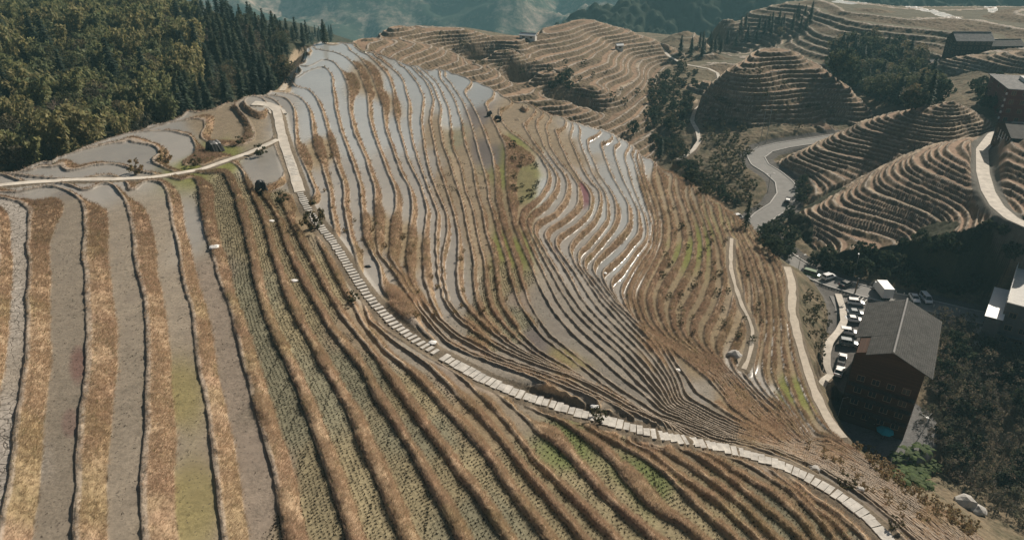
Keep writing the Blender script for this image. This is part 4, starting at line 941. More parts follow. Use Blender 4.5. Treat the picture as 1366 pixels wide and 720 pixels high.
scatter([(940,130),(985,140),(1000,180),(1000,210),(1005,240),(1010,285),(975,270),(950,235),(938,190)], 60, kput(K_SHR, 'small dull shrub between the white trail and the knoll', 'shrub', 'shrubs under the knoll', .8, 1.5), 3.0, 7)
scatter([(900,75),(990,38),(1085,18),(1080,40),(1000,60),(930,80)], 42, con('small hazy conifer on the slope behind the terraced ridge', 'conifers behind the terraced ridge', .7, 1.0), 6.0, 8)
scatter([(1060,352),(1105,352),(1170,338),(1210,330),(1262,322),(1300,312),(1366,300),(1366,392),(1290,398),(1220,388),(1130,368)], 75, kput(K_DRK, 'dark evergreen bush on the shaded cut above the road', 'bush', 'evergreen bushes on the shaded cut', .55, .95), 3.0, 9)
scatter([(1004,318),(1020,300),(1050,300),(1060,330),(1050,350),(1030,342)], 16, kput(K_DRK, 'dark green bush below the road bend', 'bush', 'bushes below the road bend', .6, .95), 3.0, 10)
scatter([(1060,255),(1075,235),(1085,262),(1065,290),(1050,296)], 10, kput(K_DRK, 'small dark bush on the outer edge of the road bend', 'bush', 'bushes outside the road bend', .4, .65), 2.5, 11)
scatter([(1255,430),(1300,440),(1335,470),(1366,480),(1366,715),(1325,690),(1262,640),(1238,560),(1245,500)], 62, kput(K_GRY, 'greyish brown half-bare thicket on the slope right of the big house', 'thicket', 'half-bare thickets right of the house', .7, 1.2), 4.0, 12)
scatter([(1260,450),(1366,480),(1366,700),(1280,640),(1240,560)], 16, kput(K_DRK, 'dark leafy bush among thickets right of the big house', 'bush', 'leafy bushes right of the house', .6, 1.0), 5.0, 13)
scatter([(1190,612),(1225,600),(1250,625),(1245,655),(1205,650)], 12, kput(K_BAN, 'bright green banana plant at the foot of the terraces below the big house', 'plant', 'banana plants below the house', .8, 1.1), 1.8, 14)
scatter([(1140,598),(1165,606),(1215,648),(1260,680),(1310,712),(1295,716),(1235,680),(1170,635)], 40, kput(K_GRS, 'pale plumed grass clump along the edge above the banana plants', 'grass clump', 'grass clumps along the terrace edge', .7, 1.2), 1.5, 15)
scatter([(1075,390),(1095,400),(1110,440),(1095,480),(1080,450),(1070,420)], 24, kput(K_SHR, 'low dry shrub on the bank beside the dirt track', 'shrub', 'shrubs on the bank beside the track', .5, .9), 2.0, 16)
scatter([(1296,98),(1330,108),(1340,128),(1335,158),(1310,150),(1296,130)], 16, kput(K_DRK, 'blue-dark bush on the bank below the red-walled house', 'bush', 'bushes below the red-walled house', .5, .9), 3.0, 17)
scatter([(730,112),(760,98),(765,120),(740,130)], 5, kput(K_DRK, 'dark bush clump low on the terraced ridge face', 'bush', 'bushes low on the terraced ridge', .7, 1.0), 4.0, 18)
scatter([(600,60),(700,75),(830,95),(860,130),(800,150),(700,110),(620,85)], 26, kput(K_SHR, 'brown shrub on a riser of the terraced ridge', 'shrub', 'shrubs on the terraced ridge', .7, 1.3), 6.0, 19)
scatter([(1010,95),(1090,110),(1120,150),(1060,180),(1000,150)], 14, kput(K_SHR, 'brown shrub on a riser of the rounded knoll', 'shrub', 'shrubs on the knoll', .7, 1.2), 6.0, 20)
scatter([(684,196),(700,200),(722,225),(715,262),(690,275),(680,235)], 14, kput(K_SHR, 'small olive shrub in the grassy hollow left of the flooded spur', 'shrub', 'shrubs in the grassy hollow', .4, .9), 2.0, 31)
scatter([(420,180),(520,300),(640,330),(690,420),(560,430),(470,330),(430,260)], 40, kput(K_GRS, 'small tuft of dry grass on the banks right of the stone steps', 'grass clump', 'grass tufts right of the steps', .3, .6), 3.0, 32)
scatter([(870,260),(960,290),(1030,400),(1020,470),(900,440),(860,400),(890,330)], 44, kput(K_SHR, 'low brown scrub on the golden terraced flank', 'shrub', 'scrub on the golden flank', .3, .7), 3.0, 33)
scatter([(1040,575),(1100,600),(1190,665),(1250,705),(1200,690),(1120,630)], 26, kput(K_GRS, 'tuft of dry grass on the steep foot of the hill', 'grass clump', 'grass tufts on the steep foot', .3, .6), 1.5, 34)
def one(K, u, v, label, cat, sc, sz=None, rz=0.): return K.put(at(u, v), label, cat, None, sc, rz, sz)
one(K_BAR, 88, 176, 'bare grey-brown tree among bamboo above the ridge-top fields', 'tree', 1.25)
one(K_DRK, 845, 180, 'dark round tree at the edge of the flooded strips on the spur', 'tree', 1.0)
one(K_CON, 880, 212, 'single narrow dark conifer at the head of the gully', 'conifer', .75, .8)
one(K_CON, 994, 306, 'tall thin cypress-like conifer beside the road bend', 'conifer', .55, 1.05)
one(K_SHR, 420, 306, 'tall dark olive bush beside the upper stone steps', 'bush', 1.5, 2.2)
one(K_SHR, 471, 403, 'small round shrub on the left edge of the stone steps', 'shrub', .65)
one(K_SHR, 1126, 651, 'grey green shrub beside the lower end of the stone path', 'shrub', .8)
one(K_SHR, 1192, 704, 'dark little shrub on the right of the path end', 'shrub', .6)
one(K_SHR, 348, 208, 'dark green bush at the corner where the two paths meet', 'bush', 1.0)
one(K_SHR, 262, 222, 'dark green bush at the foot of the grassy bank by the white path', 'bush', .9)
one(K_SHR, 376, 272, 'olive shrub on the bank above the tarpaulin shelter', 'shrub', .9)
one(K_GRS, 183, 232, 'heap of dry brown grass on the ridge-top field', 'grass clump', 1.6)
one(K_GRS, 222, 218, 'heap of golden grass at the end of the curved bund', 'grass clump', 1.6)
one(K_SHR, 320, 192, 'low bramble over the dark hollow beside the white path', 'shrub', .7)
one(K_SHR, 798, 562, 'yellowish tuft of shrub over the middle of the stone path', 'shrub', .7)
one(K_BRD, 1040, 52, 'hazy rounded tree behind the top of the knoll', 'tree', .9)
one(K_DRK, 1255, 300+0, 'dark shrub on the lip of the terraced slope', 'bush', .35) if False else None
for K in (K_CON, K_BAM, K_BRD, K_DRK, K_SHR, K_GRY, K_GRS, K_BAN, K_BAR): K.clear()
# ------------------------------------------------------------------ buildings, vehicles and small things
class MB:
    """collects boxes, prisms and tubes, then links them as one mesh object"""
    def __init__(s): s.co = []; s.fa = []
    def add(s, co, fa): b = len(s.co); s.co += [tuple(c) for c in co]; s.fa += [tuple(i+b for i in f) for f in fa]; return s
    def box(s, x0, x1, y0, y1, z0, z1): return s.add([(x, y, z) for z in (z0, z1) for y in (y0, y1) for x in (x0, x1)], [(0, 2, 3, 1), (4, 5, 7, 6), (0, 1, 5, 4), (2, 6, 7, 3), (0, 4, 6, 2), (1, 3, 7, 5)])
    def prism(s, prof, y0, y1, ax='y'):
        """profile of (x, z) points swept along y (or of (y, z) points along x)"""
        n = len(prof); f = (lambda a, z, t: (a, t, z)) if ax == 'y' else (lambda a, z, t: (t, a, z))
        co = [f(a, z, y0) for a, z in prof] + [f(a, z, y1) for a, z in prof]
        return s.add(co, [tuple(range(n)), tuple(range(2*n-1, n-1, -1))] + [(i, n+i, n+(i+1) % n, (i+1) % n) for i in range(n)])
    def cyl(s, p0, p1, r0, r1=None, k=10):
        r1 = r0 if r1 is None else r1; p0 = Vector(p0); p1 = Vector(p1); t = (p1-p0).normalized(); a = t.orthogonal().normalized(); b = t.cross(a); co = []
        for p, r in ((p0, r0), (p1, r1)):
            for j in range(k): an = 2*math.pi*j/k; co.append(p + a*r*math.cos(an) + b*r*math.sin(an))
        return s.add(co, [tuple(range(k)), tuple(range(2*k-1, k-1, -1))] + [(j, k+j, k+(j+1) % k, (j+1) % k) for j in range(k)])
    def build(s, name, mat, parent=None, bev=0.0, smooth=False):
        me = bpy.data.meshes.new(name); me.from_pydata(s.co, [], s.fa); me.update(); bm = bmesh.new(); bm.from_mesh(me)
        bmesh.ops.recalc_face_normals(bm, faces=bm.faces)
        if bev: bmesh.ops.bevel(bm, geom=[e_ for e_ in bm.edges if len(e_.link_faces) == 2 and e_.calc_face_angle(0) > .5], offset=bev, segments=2, profile=.6, affect='EDGES', clamp_overlap=True)
        if smooth:
            for f in bm.faces: f.smooth = True
        bm.to_mesh(me); bm.free()
        if mat: me.materials.append(mat)
        o = bpy.data.objects.new(name, me); COL.objects.link(o)
        if parent: o.parent = parent
        return o
def tile_mat(name, col, pitch=.28):
    m, nt, bs = new_mat(name); L = nt.links; tc = N(nt, 'ShaderNodeTexCoord').outputs['Object']
    n = N(nt, 'ShaderNodeTexNoise', Scale=.7, Detail=6.0, Roughness=.7); L.new(tc, n.inputs['Vector']); n2 = N(nt, 'ShaderNodeTexNoise', Scale=7.0, Detail=3.0); L.new(tc, n2.inputs['Vector'])
    sx = N(nt, 'ShaderNodeSeparateXYZ'); L.new(tc, sx.inputs[0])
    wv = mathn(nt, 'SINE', mathn(nt, 'MULTIPLY', sx.outputs['Y'], 2*math.pi/pitch)); rows = mathn(nt, 'FRACT', mathn(nt, 'MULTIPLY', sx.outputs['X'], 2.6))
    f = ramp(nt, mathn(nt, 'ADD', mathn(nt, 'MULTIPLY', n.outputs['Fac'], .7), mathn(nt, 'MULTIPLY', n2.outputs['Fac'], .35)), .35, .7)
    tile = mixc(nt, f, tuple(c*.55 for c in col), tuple(c*1.7 for c in col)); L.new(mixc(nt, mathn(nt, 'MULTIPLY', mathn(nt, 'LESS_THAN', rows, .22), .55), tile, tuple(c*.4 for c in col)), bs.inputs['Base Color']); bs.inputs['Roughness'].default_value = .85; bs.inputs['Specular IOR Level'].default_value = .2
    bp = N(nt, 'ShaderNodeBump', Strength=.8, Distance=.06); L.new(mathn(nt, 'ADD', wv, mathn(nt, 'MULTIPLY', rows, .6)), bp.inputs['Height']); L.new(bp.outputs[0], bs.inputs['Normal']); return m
def plank_mat(name, col, pitch=.22, horiz=True):
    m, nt, bs = new_mat(name); L = nt.links; tc = N(nt, 'ShaderNodeTexCoord').outputs['Object']; sx = N(nt, 'ShaderNodeSeparateXYZ'); L.new(tc, sx.inputs[0])
    c = sx.outputs['Z'] if horiz else mathn(nt, 'ADD', sx.outputs['X'], sx.outputs['Y'])
    q = mathn(nt, 'MULTIPLY', c, 1/pitch); fl = mathn(nt, 'FLOOR', q); fr = mathn(nt, 'FRACT', q)
    wn = N(nt, 'ShaderNodeTexWhiteNoise', noise_dimensions='1D'); L.new(fl, wn.inputs['W']); n = N(nt, 'ShaderNodeTexNoise', Scale=2.0, Detail=5.0); L.new(tc, n.inputs['Vector'])
    f = mathn(nt, 'ADD', mathn(nt, 'MULTIPLY', wn.outputs['Value'], .5), mathn(nt, 'MULTIPLY', n.outputs['Fac'], .5))
    cc = mixc(nt, f, tuple(x*.6 for x in col), tuple(x*1.35 for x in col)); L.new(mixc(nt, mathn(nt, 'LESS_THAN', fr, .08), cc, tuple(x*.35 for x in col)), bs.inputs['Base Color'])
    bs.inputs['Roughness'].default_value = .8; bs.inputs['Specular IOR Level'].default_value = .2; return m
M_TILE = tile_mat('grey_roof_tiles', (.07,.067,.062)); M_TILE2 = tile_mat('pale_grey_roof_tiles', (.20,.195,.19)); M_TIMB = plank_mat('orange_brown_boards', (.07,.036,.022)); M_TIMD = plank_mat('dark_weathered_boards', (.05,.037,.03))
M_RED = plank_mat('red_brown_boards', (.15,.05,.045), .25); M_GLASS = simple_mat('dark_window_glass', (.03,.035,.04), .08, .6, .1); M_FRAME = simple_mat('brown_window_frame', (.28,.19,.12), .6, .3, .2)
M_WHITE = simple_mat('white_painted_metal', (.80,.79,.76), .5, .4, .06, 3.0); M_PLAST = simple_mat('grubby_white_render', (.62,.60,.56), .85, .2, .15, 1.0); M_CDARK = simple_mat('dark_concrete', (.12,.12,.12), .9, .2, .3, 1.0)
M_TYRE = simple_mat('black_rubber', (.02,.02,.02), .9, .1, .2); M_RIM = simple_mat('alloy', (.45,.45,.45), .35, .5, .1, metal=.8); M_LAMP = simple_mat('clear_lamp_lens', (.75,.75,.72), .15, .5, .05); M_TAIL = simple_mat('red_lamp_lens', (.35,.02,.02), .2, .5, .1)
M_STEEL = simple_mat('galvanised_steel', (.32,.33,.33), .5, .4, .15, metal=.6); M_BLACKT = simple_mat('black_tarpaulin', (.015,.015,.017), .45, .4, .4, 1.5, bump=.5); M_TEAL = simple_mat('turquoise_canvas', (.03,.36,.42), .7, .2, .15); M_WOOD2 = simple_mat('weathered_pole', (.18,.14,.10), .9, .1, .3)
M_ROCK = simple_mat('grey_rock', (.42,.40,.37), .95, .15, .3, 1.2, bump=.6)
def carpaint(name, c): 
    m = simple_mat(name, c, .28, .5, .05, .8); m.node_tree.nodes['Principled BSDF'].inputs['Coat Weight'].default_value = .5; return m
PAINT = {'white': carpaint('white_car_paint', (.80,.80,.79)), 'black': carpaint('black_car_paint', (.022,.022,.025)), 'grey': carpaint('grey_blue_car_paint', (.17,.21,.23)), 'green': carpaint('green_van_paint', (.14,.22,.12))}
def windows_on(root_, wall_name, spec, mat_f=None):
    """spec: list of (x, y, z, nx, ny, w, h) window centres on walls in local axes"""
    for x, y, z, nx, ny, w_, h_ in spec:
        tx, ty = -ny, nx; f = MB(); d = .08
        def bar(a0, a1, z0, z1, d0, d1): 
            co = [(x+tx*a+nx*dd, y+ty*a+ny*dd, z+zz) for zz in (z0, z1) for dd in (d0, d1) for a in (a0, a1)]; f.add(co, [(0, 2, 3, 1), (4, 5, 7, 6), (0, 1, 5, 4), (2, 6, 7, 3), (0, 4, 6, 2), (1, 3, 7, 5)])
        t = .09; bar(-w_/2, w_/2, -h_/2, -h_/2+t, .0, d); bar(-w_/2, w_/2, h_/2-t, h_/2, .0, d); bar(-w_/2, -w_/2+t, -h_/2+t, h_/2-t, .0, d); bar(w_/2-t, w_/2, -h_/2+t, h_/2-t, .0, d); bar(-.03, .03, -h_/2+t, h_/2-t, .0, d*.8)
        o = f.build('window', mat_f or M_FRAME, root_)
        g = MB(); co = [(x+tx*a+nx*dd, y+ty*a+ny*dd, z+zz) for zz in (-h_/2+t, h_/2-t) for dd in (.005, .03) for a in (-w_/2+t, w_/2-t)]; g.add(co, [(0, 2, 3, 1), (4, 5, 7, 6), (0, 1, 5, 4), (2, 6, 7, 3), (0, 4, 6, 2), (1, 3, 7, 5)]); g.build('pane', M_GLASS, o)
def place(name, x, y, z, ang, label, cat, group=None): return tag(root(name, (x, y, z), ang), label, cat, group)

# ---- the big timber house below the road (local x across the ridge, local y from the near gable back)
rb, rf = Vector(P(1210, 400, -78)), Vector(P(1192, 470, -78)); ax = (rb-rf); LEN = ax.length; yaw = math.atan2(ax.y, ax.x) - math.pi/2
HB = CAMZ-97.5; house = place('timber_house', rf.x, rf.y, HB, yaw, 'tall dark timber house with a broad grey tiled gable roof beside the car park', 'house')
RH = rf.z-HB; EH = RH-3.3; W = 7.3
MB().prism([(-6.3, -2), (6.3, -2), (6.3, EH+.35), (0, RH-.3), (-6.3, EH+.35)], 1.0, LEN-.8).build('wall', M_TIMB, house)
rfm = MB(); th = .22
def slope_roof(mb, x0, z0, x1, z1, y0, y1): mb.prism([(x0, z0), (x1, z1), (x1, z1-th), (x0, z0-th)], y0, y1)
slope_roof(rfm, .0, RH+.05, W+.4, EH, -.2, LEN+.4)
roof = rfm.build('roof', M_TILE, house)
rl = MB(); slope_roof(rl, -W-.2, EH, -.0, RH+.05, 7.6, LEN+.3); slope_roof(rl, -W*.62, EH+(RH-EH)*.38, -.0, RH+.05, -.2, 7.598); rl.build('roof', M_TILE, house)
rc = MB(); rc.cyl((0, -.3, RH+.12), (0, LEN+.5, RH+.12), .2, k=8); rc.build('ridge_cap', simple_mat('ridge_tiles', (.27,.26,.25), .9, .2, .2), roof)
spec = []
for fl in range(4):
    z = 2.0 + fl*3.0
    if z > EH-.8: break
    for xx in (-4.2, -1.4, 1.4, 4.2): spec.append((xx, 1.0, z, 0, -1, 1.5, 1.4))
    for yy in (4, 8, 12, 16, 20):
        if yy < LEN-2: spec.append((-6.3, yy, z, -1, 0, 1.3, 1.3)); spec.append((6.3, yy, z, 1, 0, 1.3, 1.3))
windows_on(house, 'wall', spec)
for fl in (1, 2, 3):
    z = .35 + fl*3.0
    if z > EH-1: break
    b = MB().box(-6.3, 6.3, -.25, .995, z, z+.14); bal = b.build('balcony', M_TIMD, house)
    r = MB(); r.box(-6.3, 6.3, -.25, -.17, z+.95, z+1.03)
    for i in range(22): xx = -6.25+i*12.4/21; r.box(xx, xx+.06, -.24, -.18, z+.14, z+.95)
    r.build('railing', M_TIMD, bal)
dm = MB().box(-.9, .9, .9, .995, 0.05, 2.2); d_ = dm.build('door', M_TIMD, house); MB().box(.5, .6, .86, .9, 1.0, 1.15).build('handle', M_STEEL, d_)
for yy in (1.2, 6.5, 12, LEN-1.2): 
    MB().box(-6.55, -6.305, yy-.15, yy+.15, -2, EH).build('post', M_TIMD, house)

# ---- concrete house with roof terrace at the right edge
q0 = Vector(P(1344, 402, -84)); q1 = Vector(P(1358, 355, -84)); ax = q1-q0; yaw = math.atan2(ax.y, ax.x)-math.pi/2; GL = CAMZ-97; H_ = q0.z-GL; L2 = ax.length
cb = place('concrete_house', q0.x, q0.y, GL, yaw, 'pale concrete house with a railed flat roof terrace at the right edge', 'house')
MB().box(0, 15, 0, L2, -3, H_-.25).build('wall', M_CDARK, cb); MB().box(-.25, 15.2, -.3, L2+.2, H_-.245, H_).build('roof_slab', M_PLAST, cb)
pr = MB(); pr.box(-.25, -.05, -.3, L2+.2, H_+.004, H_+.9); pr.box(-.04, 15.2, L2, L2+.2, H_+.004, H_+.9); pr.build('parapet', M_PLAST, cb)
rl_ = MB()
for i in range(9): rl_.cyl((-.15, i*L2/8.2, H_+.9), (-.15, i*L2/8.2, H_+1.6), .04, k=6)
rl_.cyl((-.15, 0, H_+1.6), (-.15, L2, H_+1.6), .04, k=6); rl_.build('railing', M_WHITE, cb)
MB().box(3, 9, L2*.55, L2*.55+.25, H_+.004, H_+1.1).build('partition', M_PLAST, cb)
tk = MB().cyl((4.2, 9, H_+.004), (4.2, 9, H_+1.5), .9, k=16).build('water_tank', simple_mat('black_tank', (.03,.03,.03), .5, .4, .2), cb); MB().cyl((4.2, 9, H_+1.5), (4.2, 9, H_+1.62), .5, .3, k=16).build('lid', M_TYRE, tk)
windows_on(cb, 'wall', [(x, 0, z, 0, -1, 1.6, 1.5) for x in (2, 5, 8, 11) for z in (3, 6.4, 9.8)] + [(0, y, z, -1, 0, 1.4, 1.4) for y in (4, 9, 14, 19) if y < L2-1 for z in (3, 6.4)])
MB().box(-.02, 14.5, -1.4, -.305, 4.6, 4.75).build('balcony', M_CDARK, cb)
sh = Vector(P(1315, 421, -87.5)); s2 = Vector(P(1328, 382.5, -87.5)); a2 = s2-sh; yaw2 = math.atan2(a2.y, a2.x)-math.pi/2; H2 = sh.z-GL
an = place('side_building', sh.x, sh.y, GL, yaw2, 'narrow lean-to building with a bright white flat roof beside the concrete house', 'building')
MB().box(.15, 3.3, .3, a2.length-.2, -3, H2-.2).build('wall', M_CDARK, an); MB().prism([(-.2, H2-.2), (3.55, H2-.05), (3.55, H2+.1), (-.2, H2-.05)], 0, a2.length).build('roof', M_WHITE, an)
dd_ = MB().box(1.0, 2.0, .22, .295, 0, 2.1).build('door', M_TIMD, an)

# ---- red-walled house, edge building and the row far behind
def block(name, x, y, z, yaw, w_, l_, h_, wall, label, flat=True, roofm=None, floors=3, cols=4, rise=2.2, over=.7):
    o = place(name, x, y, z, yaw, label, 'house')
    if flat:
        MB().box(0, w_, 0, l_, -3, h_-.3).build('wall', wall, o); rr_ = MB().box(-over, w_+over, -over, l_+over, h_-.295, h_).build('roof', roofm, o); MB().box(w_*.45, w_*.85, l_*.35, l_*.75, h_+.004, h_+1.3).build('stair_head', M_PLAST, rr_)
    else:
        MB().prism([(0, -3), (l_, -3), (l_, h_), (l_/2, h_+rise-.15), (0, h_)], 0, w_, 'x').build('wall', wall, o)
        for s_ in (0, 1):
            y0, y1 = (-over, l_/2) if s_ == 0 else (l_+over, l_/2); zz = h_-over*rise/(l_/2)
            MB().prism([(y0, zz+.02), (y1, h_+rise+.02), (y1, h_+rise+.24), (y0, zz+.24)], -over, w_+over, 'x').build('roof', roofm, o)
        MB().cyl((-over, l_/2, h_+rise+.3), (w_+over, l_/2, h_+rise+.3), .16, k=8).build('ridge_cap', M_TILE2, o)
    fh = h_/floors; sp = []
    for f in range(floors):
        zc = f*fh + fh*.5
        for i in range(cols): sp.append((w_*(i+.5)/cols, 0, zc, 0, -1, min(1.5, w_/cols*.6), fh*.5))
        for i in range(3): sp.append((0, l_*(i+.5)/3, zc, -1, 0, min(1.5, l_/3*.5), fh*.5))
    windows_on(o, 'wall', sp); return o
c0 = Vector(P(1347, 119, -62)); c1 = Vector(P(1316, 91, -61)); yy_ = math.atan2(c1.y-c0.y, c1.x-c0.x)-math.pi/2
red = block('red_house', c0.x, c0.y, CAMZ-75, yy_, 18, 26, 13.2, M_RED, 'dark red multi-storey house with a pale grey roof at upper right', True, M_TILE2, 4, 5)
v_ = MB()
for i in range(5): v_.box(-.45, -.05, .4, 1.2, 1.5+i*2.3, 2.3+i*2.3)
v_.build('air_conditioner', M_WHITE, red)
e0 = Vector(P(1352, 182, -66)); edge = block('dark_house', e0.x, e0.y, CAMZ-79, rad(-18), 16, 18, 12.5, M_TIMD, 'dark house with white balcony rails cut by the right picture edge', False, M_TILE, 4, 5)
wr = MB()
for i in range(5): wr.cyl((-.35, 1+i*2.6, 8.5), (-.35, 1+i*2.6, 12.0), .1, k=6)
wr.box(-.42, -.28, .6, 12, 9.6, 9.75); wr.build('balcony_rail', M_WHITE, edge)
f0 = Vector(P(1272, 72, -69)); block('far_house', f0.x, f0.y, CAMZ-70, rad(-2), 18, 10, 7.6, M_TIMD, 'long dark house with grey gable roof in the distance at upper right', False, M_TILE2, 3, 6, 3.2)
f1 = Vector(P(1325, 72, -69)); block('far_house', f1.x, f1.y+4, CAMZ-71, rad(3), 18, 9, 5.2, M_TIMD, 'lower dark distant house with narrow roof right of the long one', False, M_TILE, 2, 6, 2.2)
f2 = Vector(P(1246, 75, -71)); block('far_house', f2.x, f2.y, ground(f2.x, f2.y)-.1, rad(12), 5, 4.5, 3.2, M_TIMD, 'small grey shed left of the long distant house', False, M_TILE2, 1, 2, 1.2)
h0 = at(823, 66); block('field_hut', h0.x, h0.y, h0.z-.3, rad(15), 4, 3, 2.2, M_PLAST, 'tiny pale hut high on the terraced ridge', False, M_WHITE, 1, 1, .9, .3)
h1 = at(693, 51); block('field_hut', h1.x, h1.y, h1.z-.3, rad(-20), 9, 3.5, 1.8, M_PLAST, 'long white plastic-roofed shed on the saddle of the terraced ridge', False, M_WHITE, 1, 2, .9, .3)

# ---- vehicles
def wheel(root_, x, y, r=.33, w_=.22):
    o = bpy.data.objects.new('wheel', None); COL.objects.link(o); o.parent = root_; o.location = (x, y, r)
    MB().cyl((0, -w_/2, 0), (0, w_/2, 0), r, k=18).build('tyre', M_TYRE, o, .02); MB().cyl((0, -w_/2-.012, 0), (0, w_/2+.012, 0), r*.6, k=12).build('rim', M_RIM, o)
def car(name, paint, label, kind='sedan', cat='car'):
    """x forward; origin on the ground under the centre"""
    o = root(name); tag(o, label, cat); hw = .88
    prof = {'sedan': [(-2.2,.35),(-2.25,.75),(-2.1,.98),(-1.35,1.02),(1.0,.98),(2.0,.86),(2.22,.65),(2.2,.35)], 'suv': [(-2.2,.4),(-2.25,1.0),(-2.15,1.1),(1.0,1.1),(2.0,.98),(2.2,.75),(2.2,.4)], 'van': [(-2.2,.4),(-2.25,1.15),(1.5,1.15),(2.1,.95),(2.2,.7),(2.2,.4)], 'pickup': [(-2.6,.45),(-2.62,.98),(-.55,.98),(-.55,1.02),(1.2,1.02),(2.3,.9),(2.45,.7),(2.4,.45)]}[kind]
    cab = {'sedan': [(-1.75,1.0),(-1.05,1.46),(.25,1.46),(1.05,.99)], 'suv': [(-2.12,1.09),(-1.85,1.68),(.35,1.7),(1.1,1.09)], 'van': [(-2.2,1.14),(-2.1,1.88),(.9,1.9),(1.6,1.14)], 'pickup': [(-.5,1.01),(-.35,1.68),(.55,1.7),(1.3,1.01)]}[kind]
    MB().prism(prof, -hw, hw).build('body', PAINT[paint], o, .07, True)
    z1 = max(z for _, z in cab); zb = cab[0][1]
    # glasshouse narrows to the roof
    g = MB(); n = len(cab); co = [(x, -(hw-.06-.14*(z-zb)/(z1-zb)), z) for x, z in cab] + [(x, (hw-.06-.14*(z-zb)/(z1-zb)), z) for x, z in cab]
    g.add(co, [tuple(range(n)), tuple(range(2*n-1, n-1, -1))] + [(i, n+i, n+(i+1) % n, (i+1) % n) for i in range(n)]); g.build('window', M_GLASS, o, .03)
    xs = [x for x, z in cab if z > z1-.1]; MB().box(min(xs)-.04, max(xs)+.06, -hw+.17, hw-.17, z1-.02, z1+.035).build('roof', PAINT[paint], o, .015)
    pil = MB()
    for s_ in (-1, 1):
        for (xa, za), (xb, zb_) in ((cab[0], cab[1]), (cab[2], cab[3]), ((-.3, zb), (-.3, z1))):
            pil.cyl((xa, s_*(hw-.05-.14*(za-zb)/(z1-zb)), za), (xb, s_*(hw-.05-.14*(zb_-zb)/(z1-zb)), zb_), .045, k=6)
    pil.build('pillars', PAINT[paint], o)
    xf = max(x for x, _ in prof); xr = min(x for x, _ in prof)
    for s_ in (-1, 1):
        MB().box(xf-.12, xf+.02, s_*.55-.2, s_*.55+.2, .62, .78).build('headlight', M_LAMP, o, .02); MB().box(xr-.02, xr+.08, s_*.66-.12, s_*.66+.12, .7, .92).build('tail_light', M_TAIL, o, .02)
        MB().box(.78, .92, s_*(hw+.0)-.02+(.0 if s_ < 0 else 0), s_*(hw+.16), zb+.02, zb+.15).build('mirror', PAINT[paint], o, .02)
        for x in (xr+.75, xf-.82): wheel(o, x, s_*(hw-.1))
    MB().box(xf-.02, xf+.07, -.75, .75, .36, .52).build('bumper', M_TYRE, o, .03)
    if kind == 'pickup':
        t = MB(); t.box(-2.55, -.6, -.8, .8, .99, 1.0); t.box(-2.55, -.6, -.86, -.8, .99, 1.25); t.box(-2.55, -.6, .8, .86, .99, 1.25); t.box(-2.61, -2.55, -.86, .86, .99, 1.25); t.build('cargo_bed', M_CDARK, o)
    return o
def put_car(u, v, h, ang, *a, **k):
    o = car(*a, **k); p = P(u, v, h); z = max(ground(p[0]+dx, p[1]+dy) for dx in (-1, 1) for dy in (-1, 1))
    o.location = (p[0], p[1], max(z, p[2]-.4)+.1); o.rotation_euler = (0, 0, rad(ang)); return o
put_car(1105, 372, -94, 25, 'parked_car', 'white', 'white estate car parked alone at the far edge of the road', 'suv')
put_car(1128, 382, -94.2, 28, 'parked_car', 'black', 'black car parked right of the white estate car by the road edge', 'sedan')
put_car(1141, 406, -94.4, -14, 'parked_car', 'white', 'white off-road car parked broadside next to the roof corner', 'suv')
put_car(1140, 420, -94.6, -12, 'parked_car', 'grey', 'grey car squeezed between two white cars', 'sedan')
put_car(1138, 429.5, -94.7, -12, 'parked_car', 'white', 'white saloon below the grey car in the car park', 'sedan')
put_car(1131, 447, -95, -18, 'parked_car', 'white', 'white hatchback in the middle of the parked row beside the house', 'suv')
put_car(1131, 462, -95.1, -20, 'parked_car', 'grey', 'dim blue-grey car in the shade of the house', 'suv')
put_car(1122, 484, -95.4, 62, 'parked_pickup', 'white', 'white pickup with an open bed at the end of the parked row', 'pickup', 'pickup')
put_car(1118, 501, -95.8, 55, 'parked_car', 'white', 'white car nearest the yard, half in shade', 'sedan')
put_car(1219, 401, -94.6, -100, 'parked_car', 'white', 'white saloon behind the roof ridge of the timber house', 'sedan')
put_car(1234, 402, -94.7, -95, 'parked_van', 'white', 'white van parked right of the roof ridge with its nose to the viewer', 'van', 'van')
pk = put_car(1051, 269, -91.9, 62, 'pickup_truck', 'black', 'black pickup carrying a white load round the road bend', 'pickup', 'pickup')
MB().box(-.8, .8, -.65, .65, 0, .55).build('white_crate', M_WHITE, None, .05); cr = bpy.data.objects['white_crate']; fwd = Vector((math.cos(rad(62)), math.sin(rad(62)), 0)); cr.location = pk.location - fwd*1.6 + Vector((0, 0, 1.01)); cr.rotation_euler = (0, 0, rad(62)); tag(cr, 'white covered load lying in the bed of the black pickup', 'cargo')
put_car(982, 293, -93, 20, 'parked_van', 'white', 'white van half hidden behind the hill crest by the thin cypress', 'van', 'van')
put_car(1080, 379.5, -94, -38, 'parked_van', 'green', 'green minivan at the inner edge of the road', 'van', 'van')
